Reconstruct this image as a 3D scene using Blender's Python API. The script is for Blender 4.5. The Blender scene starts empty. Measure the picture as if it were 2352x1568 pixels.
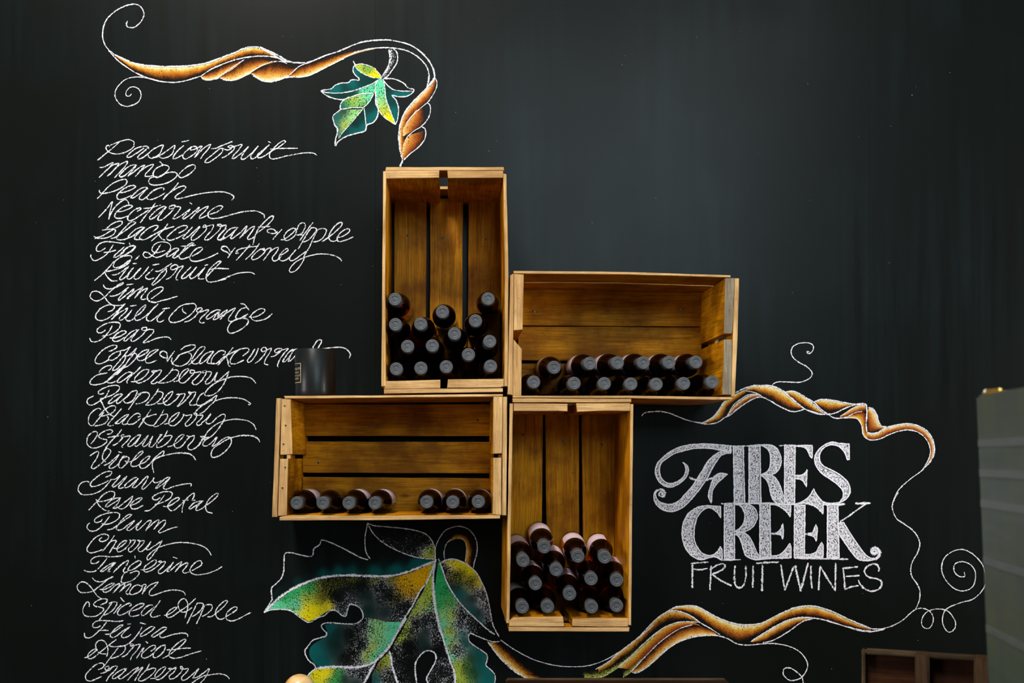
import bpy, bmesh, math, random
from mathutils import Vector, Matrix, Quaternion, noise
from mathutils.geometry import delaunay_2d_cdt
random.seed(7)
SC = bpy.context.scene
COL = SC.collection
# ---------------------------------------------------------------- camera
# photograph frame 2352x1568; the camera faces the wall squarely and is shifted. Wall plane is y=0, 1 px = 1 mm on it.
F, DW, VX, VY, ZC = 2500.0, 2.5, 1040.0, 1045.0, 1.45
cam_d = bpy.data.cameras.new('camera'); cam = bpy.data.objects.new('camera', cam_d); COL.objects.link(cam)
cam.location = (0, -DW, ZC); cam.rotation_euler = (math.pi/2, 0, 0)
cam_d.sensor_width = 36; cam_d.lens = F/2352*36
cam_d.shift_x = (1176-VX)/2352; cam_d.shift_y = (VY-784)/2352
cam_d.dof.use_dof = True; cam_d.dof.focus_distance = 2.38; cam_d.dof.aperture_fstop = 2.5
cam_d.clip_start = 0.05
SC.camera = cam
# ---------------------------------------------------------------- world, lights, exposure
w = bpy.data.worlds.new('world'); SC.world = w; w.use_nodes = True
w.node_tree.nodes['Background'].inputs[0].default_value = (0.62, 0.78, 0.85, 1)
w.node_tree.nodes['Background'].inputs[1].default_value = 0.07
def area(name, loc, target, size, power, col, sy=None):
    l = bpy.data.lights.new(name, 'AREA'); l.energy = power; l.color = col; l.size = size
    if sy: l.shape = 'RECTANGLE'; l.size_y = sy
    o = bpy.data.objects.new(name, l); COL.objects.link(o); o.location = loc
    o.rotation_euler = (Vector(target)-Vector(loc)).to_track_quat('-Z', 'Y').to_euler(); return o
area('ceiling_lamp_light', (-0.85, -2.4, 4.65), (0.05, 0, 1.6), 0.8, 195, (1.0, 0.94, 0.87))
area('window_light', (1.1, -4.6, 3.15), (0.3, 0, 1.9), 1.9, 78, (0.70, 0.89, 1.0), 1.5)
area('side_light_left', (-6.2, -3.6, 2.2), (0, 0, 1.4), 1.8, 215, (1.0, 0.94, 0.90), 1.4)  # added fill from the left, brightens the chalk
area('side_light_right', (6.4, -3.6, 1.9), (0.5, 0, 1.2), 1.8, 340, (1.0, 0.95, 0.93), 1.4)  # added fill from the right, lifts the lower lettering
for i, (x, y, z) in enumerate(((-1.1, -3.0, 3.5), (0.1, -3.2, 3.55), (0.9, -3.0, 3.5), (1.5, -2.6, 3.4))):
    l = bpy.data.lights.new('bulb_light', 'POINT'); l.energy = 8; l.color = (1, 0.95, 0.88); l.shadow_soft_size = 0.03
    o = bpy.data.objects.new('bulb_light', l); COL.objects.link(o); o.location = (x, y, z)
SC.view_settings.view_transform = 'Standard'; SC.view_settings.look = 'None'
SC.view_settings.gamma = 1; SC.view_settings.use_curve_mapping = False
SC.view_settings.exposure = 0.0
SC.cycles.max_bounces = 10; SC.cycles.transparent_max_bounces = 24

def P(px, py, y=0.0):
    d = DW + y
    return Vector(((px-VX)*d/F, y, ZC-(py-VY)*d/F))
# ---------------------------------------------------------------- materials
def s2l(c): return c/12.92 if c <= 0.04045 else ((c+0.055)/1.055)**2.4
def hexc(h): return tuple(s2l(int(h[i:i+2], 16)/255) for i in (0, 2, 4))
class NT:
    def __init__(s, name):
        s.m = bpy.data.materials.new(name); s.m.use_nodes = True; s.t = s.m.node_tree; s.n = s.t.nodes
        s.b = s.n['Principled BSDF']; s.out = s.n['Material Output']
    def add(s, typ, **kw):
        n = s.n.new(typ)
        for k, v in kw.items(): setattr(n, k, v)
        return n
    def link(s, a, b): s.t.links.new(a, b)
    def mapping(s, scale, coord='Object', loc=(0,0,0)):
        tc = s.add('ShaderNodeTexCoord'); mp = s.add('ShaderNodeMapping')
        mp.inputs['Scale'].default_value = scale; mp.inputs['Location'].default_value = loc
        s.link(tc.outputs[coord], mp.inputs['Vector']); return mp.outputs['Vector']
    def noise(s, vec, scale, detail=3, rough=0.5, w4=None):
        n = s.add('ShaderNodeTexNoise'); n.inputs['Scale'].default_value = scale
        n.inputs['Detail'].default_value = detail; n.inputs['Roughness'].default_value = rough
        if w4 is not None: n.noise_dimensions = '4D'; s.link(w4, n.inputs['W'])
        s.link(vec, n.inputs['Vector']); return n.outputs['Fac']
    def rng(s, v, a, b, c=0.0, d=1.0):
        n = s.add('ShaderNodeMapRange'); s.link(v, n.inputs['Value'])
        for i, x in zip(('From Min','From Max','To Min','To Max'), (a, b, c, d)): n.inputs[i].default_value = x
        return n.outputs['Result']
    def math(s, op, a, b=None):
        n = s.add('ShaderNodeMath', operation=op)
        for i, x in enumerate((a, b)):
            if x is None: continue
            if isinstance(x, (int, float)): n.inputs[i].default_value = x
            else: s.link(x, n.inputs[i])
        return n.outputs[0]
    def mix(s, f, a, b):
        n = s.add('ShaderNodeMix', data_type='RGBA')
        for i, x in ((0, f), (6, a), (7, b)):
            if isinstance(x, (int, float)): n.inputs[i].default_value = x
            elif isinstance(x, tuple): n.inputs[i].default_value = (*x[:3], 1)
            else: s.link(x, n.inputs[i])
        return n.outputs[2]
    def set(s, **kw):
        for k, v in kw.items():
            k = k.replace('_', ' ')
            if isinstance(v, tuple): v = (*v[:3], 1)
            s.b.inputs[k].default_value = v
        return s
    def bump(s, h, strength, dist=0.001):
        n = s.add('ShaderNodeBump'); n.inputs['Strength'].default_value = strength; n.inputs['Distance'].default_value = dist
        s.link(h, n.inputs['Height']); s.link(n.outputs[0], s.b.inputs['Normal'])

def wood(name, dark, mid, light, axis, rough=0.55, stain=0.7, gscale=1.0, spec=0.1):
    t = NT(name)
    sc = [30.0, 30.0, 30.0]; sc[axis] = 1.6
    info = t.add('ShaderNodeObjectInfo')
    w4 = t.math('MULTIPLY', info.outputs['Random'], 57.0)
    v = t.mapping(tuple(x*gscale for x in sc))
    g = t.noise(v, 2.2, 5, 0.62, w4)
    sc2 = [620.0]*3; sc2[axis] = 13.0
    fib = t.noise(t.mapping(tuple(sc2)), 1.0, 3, 0.7, w4)
    blot = t.noise(t.mapping((9, 9, 9)), 1.0, 4, 0.6, w4)
    c = t.mix(t.rng(g, 0.34, 0.66), mid, light)
    c = t.mix(t.rng(fib, 0.34, 0.60, 0.62, 0.0), c, dark)
    fl = t.noise(t.mapping(tuple(x*2.3 for x in sc)), 2.6, 4, 0.7, w4)
    c = t.mix(t.rng(fl, 0.36, 0.50, 0.55, 0.0), c, dark)
    c = t.mix(t.rng(blot, 0.40, 0.58, stain, 0.0), c, dark)
    dots = t.noise(t.mapping((170, 170, 170)), 1.0, 2, 0.5, w4)
    c = t.mix(t.rng(dots, 0.66, 0.74, 0.0, 0.55), c, dark)
    # knots and specks
    vo = t.add('ShaderNodeTexVoronoi'); vo.inputs['Scale'].default_value = 1.0; vo.voronoi_dimensions = '4D'
    sc3 = [26.0]*3; sc3[axis] = 11.0
    t.link(t.mapping(tuple(sc3)), vo.inputs['Vector']); t.link(w4, vo.inputs['W'])
    kn = t.rng(vo.outputs['Distance'], 0.05, 0.17, 0.75, 0.0)
    c = t.mix(kn, c, tuple(x*0.55 for x in dark))
    t.link(c, t.b.inputs['Base Color'])
    t.link(t.rng(g, 0.3, 0.7, rough+0.1, rough-0.1), t.b.inputs['Roughness'])
    t.bump(fib, 0.7, 0.0012); t.set(Specular_IOR_Level=spec)
    return t.m
IN_D, IN_M, IN_L = (0.13, 0.034, 0.0008), (0.52, 0.185, 0.0020), (0.78, 0.335, 0.005)
WIN = [wood('stained_pine_%s' % a, IN_D, IN_M, IN_L, i, 0.5) for i, a in enumerate('xyz')]
ED, EM, EL = (0.20, 0.095, 0.028), (0.50, 0.295, 0.115), (0.68, 0.45, 0.20)
WED = [wood('raw_pine_%s' % a, ED, EM, EL, i, 0.7, 0.45) for i, a in enumerate('xyz')]
GREY = wood('weathered_pine', (0.06, 0.05, 0.035), (0.20, 0.165, 0.11), (0.33, 0.27, 0.18), 2, 0.8, 0.4)
DKW = [wood('dark_old_wood_%s' % a, (0.006, 0.002, 0.0008), (0.018, 0.006, 0.002), (0.030, 0.010, 0.003), i, 0.6) for i, a in enumerate('xyz')]
DKE = wood('dark_wood_edge', (0.02, 0.012, 0.006), (0.065, 0.042, 0.020), (0.12, 0.085, 0.042), 0, 0.7)

def chalk_mat():
    t = NT('chalk'); t.set(Roughness=0.95, Specular_IOR_Level=0.1)
    at = t.add('ShaderNodeAttribute', attribute_name='chalk')
    v = t.mapping((1200, 1200, 400), 'Object')
    n1 = t.noise(v, 1.0, 2, 0.6)
    v2 = t.mapping((330, 330, 300), 'Object')
    n2 = t.noise(v2, 1.0, 2, 0.5)
    n = t.math('ADD', t.math('MULTIPLY', n1, 0.60), t.math('MULTIPLY', n2, 0.40))
    nn = t.rng(n, 0.33, 0.67)
    d = t.math('SUBTRACT', at.outputs['Alpha'], nn)
    m = t.rng(d, -0.07, 0.10)
    lum = t.add('ShaderNodeRGBToBW'); t.link(at.outputs['Color'], lum.inputs[0])
    sc = t.add('ShaderNodeSeparateColor'); t.link(at.outputs['Color'], sc.inputs[0])
    f = t.math('MULTIPLY', t.rng(t.math('SUBTRACT', sc.outputs['Blue'], sc.outputs['Red']), 0.0, 0.03), t.rng(lum.outputs[0], 0.14, 0.30, 0.88, 0.0))
    sm = t.math('MULTIPLY', t.math('POWER', at.outputs['Alpha'], 1.3), t.rng(n1, 0.3, 0.7, 1.0, 0.7))
    m = t.math('ADD', t.math('MULTIPLY', m, t.math('SUBTRACT', 1.0, f)), t.math('MULTIPLY', sm, f))
    t.link(t.mix(t.rng(n1, 0.3, 0.7, 0.30, 0.0), at.outputs['Color'], (0.0, 0.0, 0.0)), t.b.inputs['Base Color'])
    t.link(m, t.b.inputs['Alpha'])
    return t.m
M_CHALK = chalk_mat()

def wall_mat():
    t = NT('chalkboard_paint')
    st = t.noise(t.mapping((34, 34, 1.7)), 1.0, 5, 0.65)
    cl = t.noise(t.mapping((2.3, 2.3, 1.5)), 1.0, 4, 0.6)
    fine = t.noise(t.mapping((500, 500, 160)), 1.0, 2, 0.5)
    a = t.math('MULTIPLY', t.rng(st, 0.35, 0.72), t.rng(cl, 0.42, 0.68))
    c = t.mix(a, (0.0030, 0.0040, 0.0034), (0.0068, 0.0112, 0.0115))
    t.link(c, t.b.inputs['Base Color'])
    t.link(t.rng(cl, 0.35, 0.65, 0.32, 0.27), t.b.inputs['Roughness'])
    t.set(Specular_IOR_Level=0.095)
    t.bump(fine, 0.10, 0.0004)
    return t.m
M_WALL = wall_mat()
def plain(name, col, rough=0.5, metal=0.0, spec=0.5, **kw):
    t = NT(name); t.set(Base_Color=col, Roughness=rough, Metallic=metal, Specular_IOR_Level=spec)
    n = t.noise(t.mapping((60, 60, 60)), 1.0, 3, 0.6)
    t.link(t.mix(t.rng(n, 0.35, 0.65), tuple(x*0.85 for x in col), tuple(min(1, x*1.12) for x in col)), t.b.inputs['Base Color'])
    t.link(t.rng(n, 0.3, 0.7, max(0.02, rough-0.06), rough+0.06), t.b.inputs['Roughness'])
    for k, v in kw.items(): t.b.inputs[k.replace('_', ' ')].default_value = v
    return t.m
# ---------------------------------------------------------------- object helpers
def obj(name, me, mats, parent=None, loc=None):
    if isinstance(me, bmesh.types.BMesh):
        m2 = bpy.data.meshes.new(name); me.to_mesh(m2); me.free(); me = m2
    o = bpy.data.objects.new(name, me); COL.objects.link(o)
    if not isinstance(mats, (list, tuple)): mats = [mats]
    if not me.materials:
        for m in mats: me.materials.append(m)
    if parent: o.parent = parent
    if loc is not None: o.location = loc
    return o
def tag(o, label=None, cat=None, group=None, kind=None):
    if label: o['label'] = label
    if cat: o['category'] = cat
    if group: o['group'] = group
    if kind: o['kind'] = kind
    return o
def empty(name, loc, label, cat, group=None):
    o = bpy.data.objects.new(name, None); COL.objects.link(o); o.location = loc; o.empty_display_size = 0.05
    return tag(o, label, cat, group)
def boxbm(bm, lo, hi, mat=0):
    vs = [bm.verts.new((x, y, z)) for x in (lo[0], hi[0]) for y in (lo[1], hi[1]) for z in (lo[2], hi[2])]
    for q in ((0,1,3,2),(4,6,7,5),(0,4,5,1),(2,3,7,6),(0,2,6,4),(1,5,7,3)):
        f = bm.faces.new([vs[i] for i in q]); f.material_index = mat
def lathe(bm, prof, seg=28, mats=None, smooth=True):
    """prof: list of (radius, z); axis = local z"""
    rings = []
    for r, z in prof:
        if r < 1e-6: rings.append([bm.verts.new((0, 0, z))])
        else: rings.append([bm.verts.new((r*math.cos(2*math.pi*i/seg), r*math.sin(2*math.pi*i/seg), z)) for i in range(seg)])
    for k in range(len(rings)-1):
        a, b = rings[k], rings[k+1]
        for i in range(seg):
            j = (i+1) % seg
            if len(a) == 1 and len(b) == 1: continue
            if len(a) == 1: f = bm.faces.new((a[0], b[i], b[j])) if False else bm.faces.new((a[0], b[j], b[i]))
            elif len(b) == 1: f = bm.faces.new((a[i], a[j], b[0]))
            else: f = bm.faces.new((a[i], a[j], b[j], b[i]))
            f.smooth = smooth
            if mats: f.material_index = mats[k]
    bmesh.ops.recalc_face_normals(bm, faces=bm.faces[:])
# ---------------------------------------------------------------- setting
H = 3.4
back = bpy.data.objects.new('wall_back', None)
wb = bmesh.new(); boxbm(wb, (-3.2, 0.012, 0), (3.2, 0.15, H))
wall = obj('wall_back', wb, plain('wall_core', (0.006, 0.006, 0.006), 0.9)); tag(wall, 'black chalkboard wall covered in white chalk script and coloured vine drawings', kind='structure')
bpy.data.objects.remove(back)
sx = [-3.2, P(862, 0).x, P(1996, 0).x, 3.2]
for i in range(3):
    pm = bmesh.new(); boxbm(pm, (sx[i]+0.0002, 0.0, 0.0), (sx[i+1]-0.0002, 0.0119, H))
    obj('wall_panel', pm, M_WALL, wall)
fb = bmesh.new(); boxbm(fb, (-3.2, -5.0, -0.1), (3.2, 0.15, 0))
tag(obj('floor', fb, plain('concrete', (0.12, 0.11, 0.10), 0.7)), 'grey concrete floor below the frame', kind='structure')
WORDS = [
("Passionfruit", [(200,300,"""174,486 260,415 350,344 440,270 530,190
365,275 372,255 350,240 322,250 310,275 325,312 360,350 430,378 530,382 640,350 730,300 775,252
385,240 450,212 540,180 640,152 700,150 750,170 775,205 768,240
1012,300 1000,262 930,258 820,285 740,335 680,390 652,432 690,440 760,405 860,340 935,290
1000,270 940,335 860,400 828,440 845,462 890,455 950,420 1000,375
1000,380 1080,310 1170,262 1250,235 1230,295 1200,370 1140,425 1060,455 1010,430 1000,395
1075,440 1150,430 1240,380 1340,310 1440,240 1425,310 1390,390 1310,440 1240,455 1190,430 1180,400
1585,245 1500,320 1430,400 1410,460 1470,450 1560,400
1550,188 1670,162
1800,262 1720,268 1640,325 1580,385 1575,440 1610,468 1680,435 1760,380 1805,320 1800,275 1750,255 1710,275 1690,310
1690,320 1740,315 1880,255 1830,340 1760,445
1765,440 1850,345 1950,262 2025,230 1980,310 1900,400 1862,465
2035,298 2110,290 2200,250 2300,212 2383,180
2370,290 2300,320 2200,290 2140,325 2050,400 1950,480 1935,520 2000,520 2090,460 2180,390 2225,330 2205,295"""),
 (500,300,"""70,450 150,410 250,330 275,285 230,245 168,265 200,282 300,255 398,232 340,325 260,410 243,458 290,445 400,365 508,262
510,262 440,350 392,430 395,470 450,460 560,370 668,252
668,252 590,350 540,430 565,465 640,430 740,340 848,232
848,232 740,320 660,390 655,435 700,445 780,410 870,345 1000,275 1118,180 1090,165 1010,205 900,310 850,390 855,445 900,468 980,455 1100,425 1250,395 1400,370 1530,368 1600,385 1625,410
825,178 878,203
860,305 950,298 1100,293 1312,292""")]),
("Mango", [(200,300,"""205,605 270,600 350,560 430,522 380,590 290,680 200,770
290,680 400,580 470,548 525,538 480,600 400,690 330,748
400,690 500,590 590,530 665,505 630,580 540,680 450,775
815,572 770,560 680,590 590,670 530,740 550,762 620,735 720,650 800,580 740,660 668,750
670,750 760,680 870,600 948,568 890,640 790,758
800,740 880,660 980,590 1090,555 1040,630 960,710 955,748 1010,750 1080,735
1185,508 1215,525 1240,558 1320,575 1345,615 1300,680 1230,740 1150,770 1090,740 1090,680 1150,610 1250,565
1170,755 1260,710 1380,680 1455,690 1478,730 1430,790 1330,850 1200,885 1080,892 1020,860 1020,800 1070,765 1150,755
1780,600 1765,568 1720,560 1620,610 1530,690 1500,745 1540,772 1620,745 1720,680 1775,610""")]),
("Peach", [(200,300,"""168,1115 250,1030 350,920 450,850 560,808 640,800 660,825 630,890 540,950 420,1000 300,1025 235,1030 205,1000 203,972
520,1020 620,1005 740,960 800,915 770,898 690,910 580,970 505,1040 490,1095 530,1130 620,1110 730,1060
1000,960 985,935 930,930 840,975 760,1050 715,1100 750,1105 840,1050 940,980 985,945 920,1020 860,1090 870,1130 930,1125 980,1080
1250,975 1265,950 1220,935 1120,965 1030,1030 985,1090 1000,1125 1070,1125 1180,1080 1280,1020
1498,852 1420,950 1330,1040 1245,1130
1270,1080 1380,1000 1500,930 1590,905 1620,925 1580,980 1480,1050 1440,1100 1470,1120 1600,1095 1780,1050 1980,1015 2180,1003 2281,1012"""),(500,300,"""120,1010 200,1035 260,1070 265,1100 228,1142""")]),
("Nectarine", [(200,300,"""190,1422 260,1350 340,1260 415,1165 390,1280 365,1390 358,1455
358,1450 400,1340 470,1240 560,1160 630,1128 670,1160 688,1215
470,1328 560,1325 690,1280 745,1235 700,1220 600,1245 500,1320 455,1390 470,1430 560,1435 680,1395
820,1325 890,1280 870,1265 790,1290 710,1360 665,1430 690,1475 760,1460 900,1370 1010,1300
1128,1170 1060,1270 970,1380 872,1510
925,1275 1040,1265 1120,1240 1210,1220
1300,1265 1270,1240 1180,1275 1090,1350 1020,1430 1040,1455 1120,1410 1220,1320 1300,1250 1230,1340 1165,1430 1175,1470 1240,1450 1340,1370 1420,1290
1420,1270 1350,1280 1350,1245 1400,1225 1450,1225 1420,1275
1430,1240 1530,1255 1500,1320 1430,1400 1405,1440 1450,1440 1560,1380 1690,1290 1640,1350 1565,1430 1580,1450 1660,1400 1760,1320 1840,1255 1780,1350 1690,1450
1700,1440 1790,1350 1890,1280 1985,1240 1930,1320 1850,1400 1840,1440 1900,1420 2000,1370
1680,1180 1725,1208
2010,1370 2110,1340 2200,1285 2220,1240 2150,1235 2050,1290 1985,1350 1990,1410 2050,1440 2160,1430 2281,1400"""),(500,300,"""0,1437 150,1400 300,1355 450,1325 600,1315 690,1335 760,1380 765,1435""")]),
("Blackcurrant & Apple", [(200,490,"""110,375 145,400 125,425
320,250 400,180 500,135 570,130 575,170 510,220 400,255 250,275
440,260 350,310 250,370 150,400 230,410 340,395 430,350 470,290 440,262 330,265 250,278
390,412 470,390 600,300 720,215 800,150 770,135 700,160 600,260 520,350 485,410 520,435 620,425 720,390
940,235 900,225 800,260 720,330 670,390 700,395 780,350 880,270 945,225 870,300 790,380 785,425 840,430 900,420
1080,295 1160,230 1165,205 1110,200 1000,250 900,340 860,400 890,430 960,425 1100,345 1250,270 1430,215
1325,170 1260,260 1160,360 1055,455
1160,335 1190,370 1230,420 1280,438
1500,322 1600,275 1645,215 1600,200 1500,230 1390,310 1310,390 1320,430 1380,440 1490,400 1600,340
1730,220 1650,310 1565,400 1590,420 1670,370 1760,290 1845,215 1790,300 1710,390 1720,440 1790,420 1900,330 1960,250 1930,185 1900,235 1960,215 2070,190 2040,280 1950,380 1930,430 1990,430 2080,360 2170,270 2200,190 2140,185 2130,215
2200,200 2281,190
2281,250 2200,330 2140,420 2190,440 2281,395"""),(500,490,"""0,195 60,215 140,200 110,270 30,350 0,420 50,430 110,380
340,235 290,230 200,260 120,340 85,400 130,400 220,340 320,245 270,310 215,400 230,420 300,370 380,310 480,205 450,290 360,410
380,390 460,310 540,240 610,215 560,300 490,400 500,430 580,400 640,330 760,240 880,130 915,50 860,60 760,150 680,240 630,330 600,430 577,520
660,225 760,222 860,215
905,430 970,350 1055,262
990,340 960,310 930,270 870,255 815,275 815,305 880,330 950,325 980,290
1035,435 1100,420 1220,330 1280,260 1240,245 1160,280 1090,370 1110,440 1160,440 1260,370 1300,270 1340,180 1400,155 1435,180 1430,240 1380,330 1300,355 1400,355
1565,145 1500,230 1420,340 1345,445
1520,235 1600,240 1620,275 1560,360 1480,440 1400,470 1380,450
1530,240 1460,340 1400,450 1318,585
1640,270 1700,250 1770,260 1780,300 1740,380 1660,450 1560,470
1640,270 1590,360 1540,470 1500,560 1450,640 1400,740
1710,465 1790,410 1920,310 2030,200 2035,150 1970,165 1880,260 1820,370 1840,440 1900,460 1960,440
1960,400 2060,370 2150,310 2160,260 2100,260 2010,320 1960,400 1970,455 2030,460 2120,430 2220,385""")]),
("Fig, Date & Honey", [(200,490,"""620,495 500,480 350,462 240,480 175,530 150,590 180,622 240,610 305,565
435,510 390,580 330,660 240,730 130,775 80,740 62,700 65,672
275,640 370,632 475,600
615,545 540,610 460,680 435,715 480,715 560,670 620,610
690,480 712,520
800,540 760,530 680,550 600,610 540,680 560,695 640,670 730,610 800,540 770,590 720,640
540,715 610,700 690,690 735,710 710,760 640,820 560,870 470,890 435,870 450,800 520,740 600,700
785,762 830,725 860,690
1205,510 1150,600 1070,690 1000,725 950,720 920,670 950,635 1010,650 1060,685 1130,720 1220,700 1310,650 1370,570 1360,510 1300,475 1200,470 1110,510 1065,580 1080,625 1150,645 1280,610
1510,595 1480,570 1400,590 1330,650 1300,710 1350,700 1430,650 1510,590 1450,660 1400,720 1430,735 1510,700
1440,730 1560,640 1680,540 1755,490 1720,480 1650,520 1570,610 1510,700 1530,745 1600,740 1700,700
1535,535 1650,535 1780,520
1720,700 1820,650 1895,580 1880,555 1800,575 1720,650 1685,720 1700,770 1780,785 1900,760 2050,700 2150,650
2281,540 2230,545 2200,575 2230,610 2300,640"""),(500,490,"""290,560 240,620 165,728
205,650 190,600 150,550 90,540 60,570 80,605 150,630 190,670
530,515 460,600 380,690 305,770
290,655 340,655 320,625 300,635 330,600 420,570 540,550 665,540
685,495 620,590 540,680 455,760
770,600 700,590 620,650 560,720 580,760 650,740 730,680 780,620 760,575 730,580 760,610 840,570 880,575 840,650 750,770
860,630 930,575 1000,560 960,640 900,720 910,775 970,770 1050,700
1020,690 1100,650 1160,600 1140,575 1070,620 1010,700 1020,760 1070,780 1140,750 1200,690 1285,595 1220,670 1180,730 1190,775 1260,760 1370,680 1490,600
1430,720 1370,830 1290,930 1210,965 1175,945 1200,880 1290,790 1430,720 1600,675 1750,665 1900,690 2000,740 2030,785""")]),
("Kiwifruit", [(200,490,"""445,780 380,860 290,960 200,1040 120,1102
720,770 650,840 560,890 430,930 290,958
290,960 320,1020 380,1090 430,1108 500,1102
680,770 600,840 540,870
410,1005 460,1008 560,960 685,865 620,950 545,1050 535,1085 580,1080 660,1010 745,900
750,825 815,820
765,885 690,980 660,1060 700,1075 780,1010 885,895 810,970 770,1060 790,1080 850,1060 930,980 1015,870 960,950
1085,910 1020,970 960,1030 975,1065 1030,1080 1100,1055
1075,845 1185,828
1115,948 1180,945 1280,890 1390,815
1310,900 1220,970 1130,1080 1060,1165 1080,1178 1150,1130 1240,1050 1300,970 1300,910
1295,1080 1370,1045 1460,940 1490,860 1440,840 1385,870 1370,910 1410,925 1480,895 1580,860 1530,930 1470,1020 1465,1085 1490,1090
1705,875 1620,960 1550,1040 1560,1070 1620,1050 1720,960 1800,875 1740,950 1680,1040 1700,1070 1770,1040 1850,970 1935,885 1870,970 1820,1040 1850,1075 1920,1070
1925,855 1995,835
1940,1060 2040,950 2130,860 2195,790 2150,790 2050,870 1980,960 1950,1040 1970,1110 2030,1125 2150,1105 2281,1070
2010,920 2130,900 2281,905"""),(500,490,"""0,905 185,908
0,1108 100,1070 220,1020 340,980 480,965 560,972 612,1000""")]),
("Lime", [(200,490,"""265,1165 290,1210 340,1235 430,1225 520,1190 600,1150 590,1135 530,1160 450,1220 370,1290 300,1360 210,1420 130,1430 70,1390 55,1340 90,1285 150,1275 220,1300 290,1370 350,1450 420,1500 510,1510 580,1500
370,1355 450,1350 560,1300 680,1210 600,1300 515,1400 520,1428 600,1370 700,1290 775,1235 720,1320 655,1395 690,1390
700,1370 800,1270 860,1240 920,1200 850,1290 780,1390
800,1370 880,1280 990,1225 950,1290 890,1370 900,1410 970,1400
1050,1400 1150,1330 1235,1260 1240,1210 1160,1215 1060,1270 1000,1330 990,1400 1040,1445 1120,1455 1200,1435 1340,1400 1485,1355
650,1170 760,1155""")]),
("Chilli Orange", [(190,640,"""410,540 480,520 525,465 490,430 420,430 320,470 240,550 210,620 240,670 310,685 410,650 520,570 610,490 690,410
700,405 620,490 540,590 470,670
480,660 580,570 680,510 740,480 700,550 620,620 600,675 650,670 740,590 810,510 760,580 705,650 730,685 790,685 840,650
775,450 880,435
850,620 950,560 1040,440 1020,430 950,490 880,570 850,650 890,685 970,655
1240,410 1170,480 1080,580 1045,650 1070,690 1130,685 1240,600 1340,520 1260,600 1220,660 1240,705 1300,700 1340,670
960,660 1080,570 1200,440 1240,410
1305,495 1430,478
1780,410 1700,415 1600,450 1500,540 1425,630 1420,690 1480,718 1580,700 1700,640 1800,560 1860,470 1830,410 1770,410
1640,470 1640,530 1700,575
1665,708 1740,690 1840,620 1900,550 1960,500 1930,475 1880,500 1870,540 1930,545 2060,505 2030,560 1960,620 1910,690 1940,725 2000,715
2260,520 2200,510 2110,550 2020,640 2060,660 2150,600 2240,540 2180,600 2140,670 2210,650 2300,590"""),(500,640,"""40,530 0,620
0,625 80,560 160,510 110,590 40,670
50,650 150,560 290,480 240,560 180,650 190,695 240,695 330,660
500,480 450,475 370,510 310,590 300,640 340,660 420,620 500,575
375,408 440,420 475,460 515,515
470,620 380,650 300,665 210,730 165,820 180,880 240,890 330,860 440,790 505,710 480,660 400,650
515,625 600,628 700,590 775,530 760,495 700,492 610,540 545,610 560,660 620,690 720,680 820,640 895,570""")]),
("Pear", [(190,640,"""485,770 440,850 370,940 280,1010 180,1035 130,1010 118,970
375,838 320,880 260,885 235,850 270,800 350,750 450,718 560,712 615,740 600,810 520,880 420,925 320,940
440,968 520,970 640,930 720,870 690,850 610,870 530,930 490,990 520,1025 600,1015 680,960
910,850 880,835 800,870 730,930 670,1010 700,1020 790,950 880,870 920,830 850,920 790,1000 810,1030 880,1000 970,930 1040,850 1050,800 990,800 965,830 1010,850 1090,830 1165,840 1150,890 1080,960 990,1045
990,1050 1080,1030 1200,980 1320,955 1410,960 1450,1000""")]),
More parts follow.
